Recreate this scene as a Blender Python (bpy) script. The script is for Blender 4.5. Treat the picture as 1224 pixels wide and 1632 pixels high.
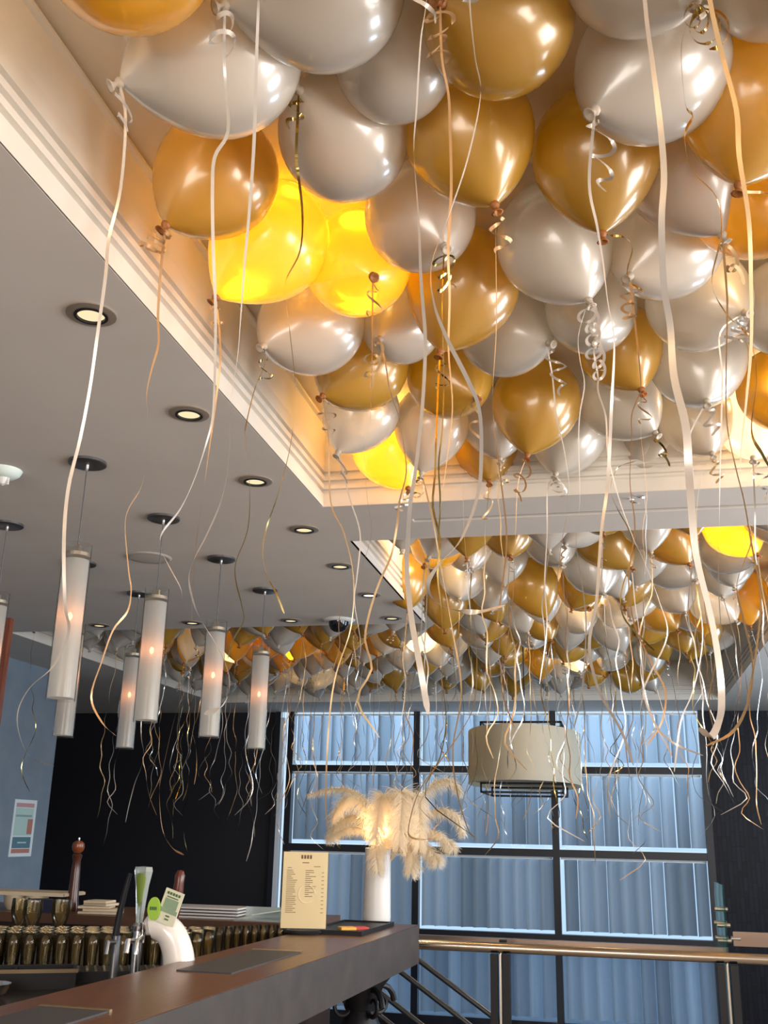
import bpy, bmesh, math, random
from mathutils import Vector, Matrix, Quaternion
for o in list(bpy.data.objects): bpy.data.objects.remove(o)
scene = bpy.context.scene
COL = scene.collection
random.seed(11)
EYE = 1.5                                     # eye height above the bar-side floor, metres
SOF, CEI = 2.7, 3.05                          # dropped soffit and recess ceiling heights
FAR = 10.4                                    # window wall

# ---------------------------------------------------------------- camera
cam_d = bpy.data.cameras.new('camera'); cam = bpy.data.objects.new('camera', cam_d); COL.objects.link(cam)
rt, up, fw = (0.976883, 0.212766, 0.020764), (0.044879, -0.299075, 0.953174), (-0.209013, 0.930207, 0.30171)
cam.matrix_world = Matrix(((rt[0], up[0], -fw[0], 0), (rt[1], up[1], -fw[1], 0), (rt[2], up[2], -fw[2], EYE), (0, 0, 0, 1)))
cam_d.sensor_fit = 'VERTICAL'; cam_d.sensor_height = 36; cam_d.lens = 1620 / 1632 * 36
cam_d.clip_start = 0.05
cam_d.dof.use_dof = False
scene.camera = cam
scene.view_settings.view_transform = 'Standard'; scene.view_settings.look = 'None'
scene.view_settings.exposure = EXPOSURE = 0.17
scene.view_settings.gamma = 1; scene.view_settings.use_curve_mapping = False

# ---------------------------------------------------------------- world: overcast daylight
w = bpy.data.worlds.new('daylight'); scene.world = w; w.use_nodes = True
bg = w.node_tree.nodes['Background']; bg.inputs[0].default_value = (0.60, 0.79, 1.0, 1); bg.inputs[1].default_value = 1.0

def area(name, loc, rot, sx, sy, power, col):
    l = bpy.data.lights.new(name, 'AREA'); l.shape = 'RECTANGLE'; l.size = sx; l.size_y = sy; l.energy = power; l.color = col
    o = bpy.data.objects.new(name, l); COL.objects.link(o); o.location = loc; o.rotation_euler = rot
    return o
def point(name, loc, power, col, rad=0.03):
    l = bpy.data.lights.new(name, 'POINT'); l.energy = power; l.color = col; l.shadow_soft_size = rad
    o = bpy.data.objects.new(name, l); COL.objects.link(o); o.location = loc
    return o
H = math.pi / 2
# daylight through three right-hand windows outside the frame; the fourth is added blue fill
for yy, pw, cc in ((0.0, 85, (1.0, .93, .85)), (2.2, 85, (1.0, .93, .86)), (4.4, 85, (.86, .93, 1.0)), (7.4, 75, (.66, .83, 1.0))):
    area('window_daylight', (3.22, yy, 1.75), (0, H, 0), 1.5, 1.3, pw, cc)
# warm room fill, added as daylight from unseen windows behind the photographer
area('window_daylight', (-0.8, -2.9, 1.7), (H, 0, 0), 3.0, 1.5, 110, (1.0, 0.88, 0.76))
# overcast sky outside the far window wall, entering through the blinds
area('window_daylight', (-1.2, FAR + 1.1, 3.2), (H + 0.45, 0, math.pi), 5.5, 2.6, 95, (0.66, 0.83, 1.0))

# ---------------------------------------------------------------- materials
MATS = {}
def mat(name, col, rough=0.5, metal=0.0, spec=0.5, **k):
    if name in MATS: return MATS[name]
    m = bpy.data.materials.new(name); m.use_nodes = True; MATS[name] = m
    b = m.node_tree.nodes['Principled BSDF']
    b.inputs['Base Color'].default_value = (*col, 1); b.inputs['Roughness'].default_value = rough
    b.inputs['Metallic'].default_value = metal; b.inputs['Specular IOR Level'].default_value = spec
    for kk, v in k.items(): b.inputs[kk].default_value = v
    return m
def noisy(m, c1, c2, scale, bump=0.0, stretch=(1, 1, 1), detail=3):
    nt = m.node_tree; N = nt.nodes; b = N['Principled BSDF']
    tc = N.new('ShaderNodeTexCoord'); mp = N.new('ShaderNodeMapping'); mp.inputs['Scale'].default_value = stretch
    no = N.new('ShaderNodeTexNoise'); no.inputs['Scale'].default_value = scale; no.inputs['Detail'].default_value = detail
    cr = N.new('ShaderNodeValToRGB'); cr.color_ramp.elements[0].color = (*c1, 1); cr.color_ramp.elements[1].color = (*c2, 1)
    cr.color_ramp.elements[0].position = .3; cr.color_ramp.elements[1].position = .7
    nt.links.new(tc.outputs['Object'], mp.inputs[0]); nt.links.new(mp.outputs[0], no.inputs[0])
    nt.links.new(no.outputs[0], cr.inputs[0]); nt.links.new(cr.outputs[0], b.inputs['Base Color'])
    if bump:
        bu = N.new('ShaderNodeBump'); bu.inputs['Strength'].default_value = bump; bu.inputs['Distance'].default_value = .004
        nt.links.new(no.outputs[0], bu.inputs['Height']); nt.links.new(bu.outputs[0], b.inputs['Normal'])
    return m
def emit(name, col, s):
    if name in MATS: return MATS[name]
    m = bpy.data.materials.new(name); m.use_nodes = True; MATS[name] = m; nt = m.node_tree
    nt.nodes.remove(nt.nodes['Principled BSDF']); e = nt.nodes.new('ShaderNodeEmission')
    e.inputs[0].default_value = (*col, 1); e.inputs[1].default_value = s
    nt.links.new(e.outputs[0], nt.nodes['Material Output'].inputs[0]); return m
def mixmat(name, build):
    m = bpy.data.materials.new(name); m.use_nodes = True; MATS[name] = m; nt = m.node_tree
    nt.nodes.remove(nt.nodes['Principled BSDF'])
    out = build(nt); nt.links.new(out, nt.nodes['Material Output'].inputs[0]); return m
def node(nt, t, **k):
    n = nt.nodes.new(t)
    for kk, v in k.items(): n.inputs[kk.replace('_', ' ')].default_value = v
    return n
def mix(nt, fac, a, b):
    m = nt.nodes.new('ShaderNodeMixShader')
    if isinstance(fac, float): m.inputs[0].default_value = fac
    else: nt.links.new(fac, m.inputs[0])
    nt.links.new(a, m.inputs[1]); nt.links.new(b, m.inputs[2]); return m.outputs[0]
def latex(name, col, tcol, see, transl):
    # thin pearlescent rubber: diffuse + translucent skin, slightly see-through, with a satin sheen
    def b(nt):
        oi = nt.nodes.new('ShaderNodeObjectInfo')
        hsv = nt.nodes.new('ShaderNodeHueSaturation'); hsv.inputs['Color'].default_value = (*col, 1)
        mr = nt.nodes.new('ShaderNodeMapRange'); mr.inputs[3].default_value = .82; mr.inputs[4].default_value = 1.1
        nt.links.new(oi.outputs['Random'], mr.inputs[0]); nt.links.new(mr.outputs[0], hsv.inputs['Value'])
        d = node(nt, 'ShaderNodeBsdfDiffuse'); nt.links.new(hsv.outputs[0], d.inputs[0])
        t = node(nt, 'ShaderNodeBsdfTranslucent', Color=(*tcol, 1))
        tr = node(nt, 'ShaderNodeBsdfTransparent', Color=(*[min(1, c * 1.15) for c in tcol], 1))
        s = mix(nt, transl, d.outputs[0], t.outputs[0]); s = mix(nt, see, s, tr.outputs[0])
        g = node(nt, 'ShaderNodeBsdfGlossy', Roughness=.36); g.inputs['Color'].default_value = (*[.5 + .5 * c for c in col], 1)
        g2 = node(nt, 'ShaderNodeBsdfGlossy', Roughness=.15); g2.inputs['Color'].default_value = (1, 1, 1, 1)
        lw = nt.nodes.new('ShaderNodeFresnel'); lw.inputs[0].default_value = 1.5
        s = mix(nt, .11, s, g.outputs[0])
        return mix(nt, lw.outputs[0], s, g2.outputs[0])
    return mixmat(name, b)
SKIN = {'gold': latex('gold_latex', (.82, .45, .05), (1.0, .70, .035), .08, .55),
        'white': latex('pearl_latex', (.90, .84, .76), (1.0, .94, .80), .14, .50)}
KNOT = {'gold': mat('gold_knot', (.30, .10, .015), .5), 'white': mat('pearl_knot', (.45, .38, .30), .5)}
RIB = {'pearl': mat('pearl_ribbon', (.62, .56, .50), .30, .35), 'peach': mat('peach_ribbon', (.62, .36, .17), .32, .35),
       'tan': mat('tan_ribbon', (.55, .38, .20), .35, .4), 'metal': mat('metallic_gold_ribbon', (.62, .44, .14), .16, 1.0),
       'silver': mat('silver_ribbon', (.75, .76, .78), .22, .8)}
PAINT = noisy(mat('soffit_paint', (.6, .56, .52), .75), (.60, .555, .51), (.63, .585, .54), 3.0, .05)
CREAM = mat('recess_paint', (.64, .57, .46), .55)
CORN = mat('cornice_paint', (.70, .65, .58), .5)
BLUEG = noisy(mat('blue_grey_wall', (.2, .26, .33), .7), (.19, .25, .32), (.23, .29, .36), 5)
BLACKW = mat('black_wall_paint', (.012, .012, .018), .6)
BLACK = mat('black_satin', (.008, .008, .010), .45, 0, .3)
BLKFR = mat('window_frame_black', (.012, .013, .02), .4)
CHROME = mat('chrome', (.8, .8, .8), .15, 1.0)
STEEL = mat('brushed_steel', (.55, .50, .43), .3, 1.0)
DSTEEL = mat('dark_steel', (.2, .2, .21), .35, .9)
WOOD = noisy(mat('bar_top_wood', (.2, .09, .04), .32), (.11, .045, .022), (.18, .075, .036), 9, .05, (14, 1, 4), 5)
FASC = noisy(mat('bar_fascia', (.06, .05, .045), .5), (.038, .030, .026), (.058, .046, .040), 10, .05, (8, 1, 1), 4)
DWOOD = mat('dark_wood', (.035, .016, .01), .4)
REDW = noisy(mat('red_brown_wood', (.22, .06, .03), .35), (.18, .045, .02), (.27, .08, .04), 6, 0, (8, 8, 1))
FLOORM = noisy(mat('dark_floor', (.25, .2, .16), .4), (.22, .17, .13), (.30, .23, .18), 8, 0, (1, 8, 1))
CERAM = mat('white_ceramic', (.80, .76, .72), .15, **{'Coat Weight': .5})
WHITE = mat('white_plastic', (.75, .75, .73), .4)
PAPER = mat('cream_paper', (.80, .66, .40), .6)
BEIGE = mat('beige_ceramic', (.55, .46, .34), .4)
def frosted(nt):
    d = node(nt, 'ShaderNodeBsdfDiffuse', Color=(.70, .69, .67, 1)); t = node(nt, 'ShaderNodeBsdfTranslucent', Color=(.80, .80, .79, 1))
    tr = node(nt, 'ShaderNodeBsdfTransparent'); s = mix(nt, .5, d.outputs[0], t.outputs[0]); s = mix(nt, .22, s, tr.outputs[0])
    g = node(nt, 'ShaderNodeBsdfGlossy', Roughness=.2); return mix(nt, .06, s, g.outputs[0])
FROST = mixmat('frosted_glass', frosted)
def clearg(tint, gl, rough=.04, milk=0.0, mcol=(.8, .8, .8)):
    def f(nt):
        tr = node(nt, 'ShaderNodeBsdfTransparent', Color=(*tint, 1)); g = node(nt, 'ShaderNodeBsdfGlossy', Roughness=rough)
        fr = nt.nodes.new('ShaderNodeLayerWeight'); fr.inputs[0].default_value = gl
        a = tr.outputs[0]
        if milk: a = mix(nt, milk, a, node(nt, 'ShaderNodeBsdfTranslucent', Color=(*mcol, 1)).outputs[0])
        return mix(nt, fr.outputs['Fresnel'], a, g.outputs[0])
    return f
GLASS = mixmat('clear_glass', clearg((.97, .97, .96), .03, .06, .05))
PANE = mixmat('window_glass', clearg((.90, .95, 1), .15))
TUMB = mixmat('drinking_glass', clearg((.95, .92, .82), .32, .07, .07, (.9, .66, .28)))  # amber milk puts the warm lamp reflections into the glass colour
GREENG = mixmat('green_edge_glass', clearg((.80, .93, .88), .1, .04, .08, (.3, .6, .5)))
def blindf(nt):
    d = node(nt, 'ShaderNodeBsdfDiffuse', Color=(.50, .56, .62, 1)); t = node(nt, 'ShaderNodeBsdfTranslucent', Color=(.50, .58, .64, 1))
    tr = node(nt, 'ShaderNodeBsdfTransparent', Color=(.8, .9, 1, 1)); oi = nt.nodes.new('ShaderNodeObjectInfo'); mr = nt.nodes.new('ShaderNodeMapRange'); mr.inputs[3].default_value = .62; mr.inputs[4].default_value = 1.12
    hs = nt.nodes.new('ShaderNodeHueSaturation'); hs.inputs['Color'].default_value = (.52, .59, .65, 1)  # random slat tone puts the uneven backlight into the fabric colour
    nt.links.new(oi.outputs['Random'], mr.inputs[0]); nt.links.new(mr.outputs[0], hs.inputs['Value']); nt.links.new(hs.outputs[0], t.inputs[0]); nt.links.new(hs.outputs[0], d.inputs[0])
    return mix(nt, .55, d.outputs[0], t.outputs[0])
BLIND = mixmat('blind_fabric', blindf)
def rimf(nt):
    tr = node(nt, 'ShaderNodeBsdfTransparent', Color=(1, .95, .85, 1)); g = node(nt, 'ShaderNodeBsdfGlossy', Roughness=.12, Color=(1, .86, .58, 1))
    return mix(nt, .5, tr.outputs[0], g.outputs[0])
RIMG = mixmat('glass_rim_glint', rimf)  # gold-tinted gloss paints the sparkle of warm lamps onto the rims
def shadef(nt):
    d = node(nt, 'ShaderNodeBsdfDiffuse', Color=(.68, .65, .56, 1)); t = node(nt, 'ShaderNodeBsdfTranslucent', Color=(.80, .76, .62, 1))
    return mix(nt, .5, d.outputs[0], t.outputs[0])
SHADE = mixmat('lampshade_fabric', shadef)
def plumef(nt):
    d = node(nt, 'ShaderNodeBsdfDiffuse', Color=(.90, .84, .74, 1)); t = node(nt, 'ShaderNodeBsdfTranslucent', Color=(.95, .86, .68, 1))
    return mix(nt, .5, d.outputs[0], t.outputs[0])
PLUME = mixmat('ostrich_plume', plumef)
# embossed black wallpaper: irregular vertical key bars
WALLP = mat('embossed_black_wallpaper', (.012, .012, .022), .5, 0, .25)
nt = WALLP.node_tree; tc = nt.nodes.new('ShaderNodeTexCoord'); mp = nt.nodes.new('ShaderNodeMapping'); mp.inputs['Rotation'].default_value = (H, 0, 0)
mp2 = nt.nodes.new('ShaderNodeMapping'); mp2.inputs['Rotation'].default_value = (0, 0, H)
br = nt.nodes.new('ShaderNodeTexBrick'); br.inputs['Scale'].default_value = 5.0; br.inputs['Mortar Size'].default_value = .02
br.inputs['Brick Width'].default_value = 1.1; br.inputs['Row Height'].default_value = .20; br.offset_frequency = 3; br.offset = .37; br.squash = .6; br.squash_frequency = 2
for k, v in (('Color1', (.004, .004, .008, 1)), ('Color2', (.010, .011, .020, 1)), ('Mortar', (.004, .004, .008, 1))): br.inputs[k].default_value = v
nt.links.new(tc.outputs['Object'], mp.inputs[0]); nt.links.new(mp.outputs[0], mp2.inputs[0]); nt.links.new(mp2.outputs[0], br.inputs[0])
nt.links.new(br.outputs['Color'], nt.nodes['Principled BSDF'].inputs['Base Color'])
bu = nt.nodes.new('ShaderNodeBump'); bu.inputs['Strength'].default_value = .5; bu.inputs['Distance'].default_value = .01
nt.links.new(br.outputs['Fac'], bu.inputs['Height']); nt.links.new(bu.outputs[0], nt.nodes['Principled BSDF'].inputs['Normal'])

# ---------------------------------------------------------------- mesh helpers
class MB:
    def __init__(s): s.v = []; s.f = []
    def add(s, vs, fs):
        n = len(s.v); s.v += [tuple(p) for p in vs]; s.f += [tuple(i + n for i in f) for f in fs]
    def box(s, c, d, rot=None):
        vs = [Vector((sx * d[0] / 2, sy * d[1] / 2, sz * d[2] / 2)) for sx in (-1, 1) for sy in (-1, 1) for sz in (-1, 1)]
        if rot is not None: vs = [rot @ p for p in vs]
        s.add([p + Vector(c) for p in vs], [(0, 1, 3, 2), (4, 6, 7, 5), (0, 4, 5, 1), (2, 3, 7, 6), (0, 2, 6, 4), (1, 5, 7, 3)])
    def bb(s, x0, x1, y0, y1, z0, z1): s.box(((x0 + x1) / 2, (y0 + y1) / 2, (z0 + z1) / 2), (x1 - x0, y1 - y0, z1 - z0))
    def lathe(s, prof, n=24, c=(0, 0, 0), caps=True, M=None, ax=1, ay=1):
        base = len(s.v); vs = []
        for r, z in prof:
            for k in range(n):
                a = 2 * math.pi * k / n; p = Vector((r * math.cos(a) * ax, r * math.sin(a) * ay, z))
                if M is not None: p = M @ p
                vs.append(tuple(p + Vector(c)))
        fs = []
        for i in range(len(prof) - 1):
            for k in range(n):
                a, b = i * n + k, i * n + (k + 1) % n; fs.append((a, b, b + n, a + n))
        if caps:
            if prof[0][0] > 1e-4: fs.append(tuple(range(n))[::-1])
            if prof[-1][0] > 1e-4: fs.append(tuple((len(prof) - 1) * n + k for k in range(n)))
        s.add(vs, fs)
    def tube(s, pts, r, n=8, r2=None):
        pts = [Vector(p) for p in pts]; m = len(pts); vs = []; up = None
        for i, p in enumerate(pts):
            t = (pts[min(i + 1, m - 1)] - pts[max(i - 1, 0)]).normalized()
            if up is None: up = Vector((0, 0, 1)) if abs(t.z) < .9 else Vector((1, 0, 0))
            a = (up - t * up.dot(t)).normalized(); b = t.cross(a); up = a
            rr = r if r2 is None else r + (r2 - r) * i / (m - 1)
            for k in range(n):
                an = 2 * math.pi * k / n; vs.append(p + a * math.cos(an) * rr + b * math.sin(an) * rr)
        fs = [(i * n + k, i * n + (k + 1) % n, (i + 1) * n + (k + 1) % n, (i + 1) * n + k) for i in range(m - 1) for k in range(n)]
        fs += [tuple(range(n))[::-1], tuple((m - 1) * n + k for k in range(n))]
        s.add(vs, fs)
    def mesh(s, name, m, smooth=False):
        me = bpy.data.meshes.new(name); me.from_pydata(s.v, [], s.f); me.materials.append(m)
        bmx = bmesh.new(); bmx.from_mesh(me); bmesh.ops.recalc_face_normals(bmx, faces=bmx.faces)
        if smooth:
            for f in bmx.faces: f.smooth = True
            for e in bmx.edges:
                if len(e.link_faces) == 2 and e.calc_face_angle(0) > .7: e.smooth = False
        bmx.to_mesh(me); bmx.free(); return me
    def build(s, name, m, parent=None, loc=(0, 0, 0), smooth=False):
        return link(name, s.mesh(name, m, smooth), parent, loc)
def link(name, me, parent=None, loc=(0, 0, 0)):
    o = bpy.data.objects.new(name, me); COL.objects.link(o); o.location = loc
    if parent: o.parent = parent
    return o
def tag(o, label=None, cat=None, group=None, kind=None):
    for k, v in (('label', label), ('category', cat), ('group', group), ('kind', kind)):
        if v: o[k] = v
    return o
def thing(name, loc, label, cat, group=None, rz=0):
    o = bpy.data.objects.new(name, None); COL.objects.link(o); o.location = loc; o.rotation_euler.z = rz; o.empty_display_size = .05
    return tag(o, label, cat, group)
def struct(name, mb, m, parent=None, smooth=False):
    o = mb.build(name, m, parent, smooth=smooth)
    if parent is None: o['kind'] = 'structure'
    return o
def copy_tree(o, loc, parent=None, **t):
    c = o.copy(); COL.objects.link(c); c.parent = parent
    if loc is not None: c.location = loc
    for k, v in t.items(): c[k] = v
    for ch in o.children: copy_tree(ch, None, c)
    return c
def spline(pts, sub=6):
    P = [Vector(p) for p in pts]; P = [P[0] * 2 - P[1]] + P + [P[-1] * 2 - P[-2]]; out = []
    for i in range(1, len(P) - 2):
        a, b, c, d = P[i - 1:i + 3]
        for k in range(sub):
            t = k / sub
            out.append(.5 * ((2 * b) + (c - a) * t + (2 * a - 5 * b + 4 * c - d) * t * t + (3 * b - a - 3 * c + d) * t ** 3))
    out.append(P[-2]); return out
def strip(pts, w, phase=0.0, rate=1.5, taper=True, jit=.6, sub=5):
    # a flat ribbon along pts, rolling slowly about its own length
    S = spline(pts, sub); n = len(S); mb = MB(); vs = []; ang = phase; L = 0
    rnd = random.Random(int(phase * 1000) + n)
    f1, f2 = rnd.uniform(2, 5), rnd.uniform(.5, 1.5)
    for i, p in enumerate(S):
        t = (S[min(i + 1, n - 1)] - S[max(i - 1, 0)])
        t = t.normalized() if t.length > 1e-6 else Vector((0, 0, -1))
        if i: L += (p - S[i - 1]).length
        ang = phase + math.sin(L * f1 + phase) * rate * .6 + math.sin(L * f1 * 2.3) * jit * .5 + L * .4
        side = Vector((1, 0, 0)); side = (side - t * side.dot(t)).normalized() if abs(t.x) < .98 else Vector((0, 0, 1))
        nor = t.cross(side); wv = side * math.cos(ang) + nor * math.sin(ang)
        ww = w * (.35 if i in (0, n - 1) and taper else 1)
        vs += [p - wv * ww / 2, p + wv * ww / 2]
    mb.add(vs, [(2 * i, 2 * i + 1, 2 * i + 3, 2 * i + 2) for i in range(n - 1)])
    return mb
def smooth_me(me):
    me.polygons.foreach_set('use_smooth', [True] * len(me.polygons)); return me

# ---------------------------------------------------------------- room shell
b = MB(); b.bb(-6.6, 3.4, -3.1, 5.45, -.12, 0); struct('floor', b, FLOORM)
b = MB(); b.bb(-6.6, 3.4, 5.45, FAR + .1, -2.1, -2.0); struct('floor_lower', b, FLOORM)
b = MB(); b.bb(-6.6, 3.4, 5.40, 5.45, -2.0, -.12); struct('trim_1', b, BLACK)
# soffit at SOF with the two recesses left open
C1 = [(-1.055, -.6), (.98, -.6), (.98, 3.605), (-1.055, 3.605)]
C2 = [(-1.065, 4.085), (.98, 4.085), (.98, 9.55), (-3.8, 9.55), (-3.8, 5.87), (-1.065, 5.87)]
b = MB(); T = SOF + .03
for x0, x1, y0, y1 in ((-4.38, -1.055, -3, 5.87), (-4.38, -3.8, 5.87, 9.55), (-6.6, -4.38, 7.7, FAR), (-4.38, 3.3, 9.55, FAR), (.98, 3.3, -3, 9.55),
                       (-1.055, .98, -3, -.6), (-1.055, -.74, 3.605, 4.085), (-.74, .98, 3.605, 3.81), (-.74, .98, 3.85, 4.085)):
    b.bb(x0, x1, y0, y1, SOF, T)
b.bb(-1.0651, -1.054, 4.085, 5.87, SOF, T)
struct('ceiling', b, PAINT)
b = MB(); b.bb(-.74, .98, 3.80, 3.86, SOF + .012, SOF + .04); struct('trim_2', b, mat('slot_grey', (.22, .22, .22), .7))
b = MB(); b.bb(-1.2, 1.1, -.75, 3.75, CEI, CEI + .03); b.bb(-3.95, 1.1, 3.95, 9.7, CEI, CEI + .03); struct('ceiling_recess', b, CREAM)
def cornice(poly, name):
    prof = [(0, SOF), (0, SOF + .052), (.014, SOF + .054), (.014, SOF + .070), (0, SOF + .072), (0, SOF + .090), (.014, SOF + .092), (.014, SOF + .106), (0, SOF + .108),
            (0, SOF + .126), (.014, SOF + .128), (.014, SOF + .142), (0, SOF + .144), (.004, SOF + .20), (0, SOF + .322), (-.014, SOF + .324), (-.014, SOF + .334), (0, SOF + .336), (0, CEI + .002)]
    n = len(poly); prof = [(q - .005, z) for q, z in prof]; mb = MB(); vs = []
    for i, p in enumerate(poly):
        a = Vector(poly[i - 1]); c = Vector(p); d = Vector(poly[(i + 1) % n])
        n1 = (c - a).normalized(); n1 = Vector((n1.y, -n1.x)); n2 = (d - c).normalized(); n2 = Vector((n2.y, -n2.x))
        m = (n1 + n2) / (1 + n1.dot(n2))
        for q, z in prof: vs.append((c.x + m.x * q, c.y + m.y * q, z))
    k = len(prof); fs = []
    for i in range(n):
        j = (i + 1) % n
        for q in range(k - 1): fs.append((i * k + q, j * k + q, j * k + q + 1, i * k + q + 1))
    mb.add(vs, fs); return struct(name, mb, CORN)
cornice(C1, 'trim_3'); cornice(C2, 'trim_4')
b = MB()   # shallow bead on the recess ceilings
def ring(b, x0, x1, y0, y1, z, w=.012, h=.008):
    b.bb(x0, x1, y0 - w, y0, z - h, z); b.bb(x0, x1, y1, y1 + w, z - h, z); b.bb(x0 - w, x0, y0 - w, y1 + w, z - h, z); b.bb(x1, x1 + w, y0 - w, y1 + w, z - h, z)
ring(b, -.90, .83, -.45, 3.45, CEI); struct('trim_5', b, CORN)
b = MB(); b.bb(-4.5, -4.38, -3, 7.62, 0, SOF + .01); struct('wall_left', b, BLUEG)
b = MB(); b.bb(-6.7, -6.6, 7.5, FAR, -2, SOF + .01); struct('wall_left_recess', b, BLACKW)
b = MB(); b.bb(-6.6, -4.5, 7.5, 7.62, 0, SOF + .01); struct('wall_left_return', b, BLACKW)
b = MB(); b.bb(-6.6, -3.46, FAR, FAR + .12, -2, SOF); struct('wall_far', b, BLACKW)
b = MB(); b.bb(.88, 3.4, FAR, FAR + .12, -2, SOF); struct('wall_far_right', b, WALLP)
b = MB(); b.bb(-6.6, 3.4, -3.1, -3.0, 0, .9); b.bb(-6.6, 3.4, -3.1, -3.0, 2.5, SOF + .01); b.bb(-4.5, -2.4, -3.1, -3.0, .9, 2.5); b.bb(.8, 3.4, -3.1, -3.0, .9, 2.5); struct('wall_back', b, PAINT)
b = MB(); b.bb(3.3, 3.42, -3, FAR, -2, .95); b.bb(3.3, 3.42, -3, FAR, 2.55, SOF + .01)
for y0, y1 in ((-3, -.70), (.70, 1.5), (2.9, 3.7), (5.1, 6.7), (8.1, FAR)): b.bb(3.3, 3.42, y0, y1, .95, 2.55)
struct('wall_right', b, PAINT)
for i, yy in enumerate((0.0, 2.2, 4.4, 7.4)):  # the last window is an added opening for the blue fill
    b = MB(); b.bb(3.32, 3.38, yy - .7, yy - .64, .95, 2.55); b.bb(3.32, 3.38, yy + .64, yy + .7, .95, 2.55); b.bb(3.32, 3.38, yy - .64, yy + .64, .95, 1.0); b.bb(3.32, 3.38, yy - .64, yy + .64, 2.5, 2.55); b.bb(3.33, 3.37, yy - .02, yy + .02, 1.0, 2.5)
    o = struct('window_%d' % (i + 2), b, BLKFR)

# ---------------------------------------------------------------- far window wall with vertical blinds
MX = [-3.27, -1.935, -.57, .85]          # mullion centres
RZ = [EYE + 1.22, EYE + .63, EYE - .145, EYE - .91, EYE - 1.66]
fr = bpy.data.objects.new('window_1', None); COL.objects.link(fr); fr['kind'] = 'structure'
def part(name, x0, x1, y0, y1, z0, z1, m, p): bb_ = MB(); bb_.bb(x0, x1, y0, y1, z0, z1); return bb_.build(name, m, p)
for x in MX: part('mullion', x - .032, x + .032, FAR - .05, FAR + .05, -2, SOF, BLKFR, fr)
for z, h in zip(RZ, (.02, .032, .035, .045, .05)): part('transom', MX[0] + .032, MX[3] - .032, FAR - .045, FAR + .045, z - h, z + h, BLKFR, fr)
part('jamb', -3.44, -3.385, FAR - .06, FAR + .02, EYE - 1.66, SOF, BLKFR, fr)
part('jamb_trim', -3.385, -3.345, FAR - .06, FAR + .02, EYE - .80, SOF - .06, mat('white_reveal', (.75, .82, .9), .4), fr)
part('sill', MX[0], MX[3] + .05, FAR - .14, FAR - .05, EYE - .985, EYE - .95, STEEL, fr)
part('apron', MX[0], MX[3] + .05, FAR - .05, FAR + .05, -2.0, EYE - 1.70, BLKFR, fr)
slat_me = {}
for r in range(4):
    z1, z0 = RZ[r] - .035, RZ[r + 1] + .045
    for c in range(3):
        x0, x1 = MX[c] + .035, MX[c + 1] - .035
        part('pane', x0, x1, FAR + .062, FAR + .068, z0, z1, PANE, fr)
        bl = thing('vertical_blind', ((x0 + x1) / 2, FAR + .015, z0), 'grey blue vertical blind in the %s window panel, %s row of panes' % (('left', 'middle', 'right')[c], ('top', 'second', 'third', 'bottom')[r]), 'blind', 'vertical blinds in the far window')
        n = 10 if c < 2 else 10; dx = (x1 - x0 - .03) / n; hz = z1 - z0 - .05
        rl = MB(); rl.bb(-(x1 - x0) / 2 + .005, (x1 - x0) / 2 - .005, -.012, .012, hz + .030, hz + .048); rl.build('head_rail', WHITE, bl)
        key = (r, round(dx, 3))
        if key not in slat_me:
            sb = MB(); vs = []; K = 6; wd = dx * 1.16
            for k in range(K + 1):
                u = k / K - .5; vs += [(u * wd, math.cos(u * math.pi) * .034 - .017, .030), (u * wd, math.cos(u * math.pi) * .034 - .017, hz + .028)]
            sb.add(vs, [(2 * k, 2 * k + 2, 2 * k + 3, 2 * k + 1) for k in range(K)]); slat_me[key] = smooth_me(sb.mesh('slat', BLIND))
        for k in range(n):
            s_ = link('slat', slat_me[key], bl, (-(x1 - x0) / 2 + .022 + dx * (k + .5), 0, 0))
            s_.rotation_euler.z = math.radians((34, 32, 30, 30)[r] + random.uniform(-11, 9))
b = MB(); b.bb(-8, 6, FAR + .3, FAR + 30, -2.6, -2.5); o = struct('floor_outside', b, mat('outside_ground', (.16, .19, .21), .8))
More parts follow.
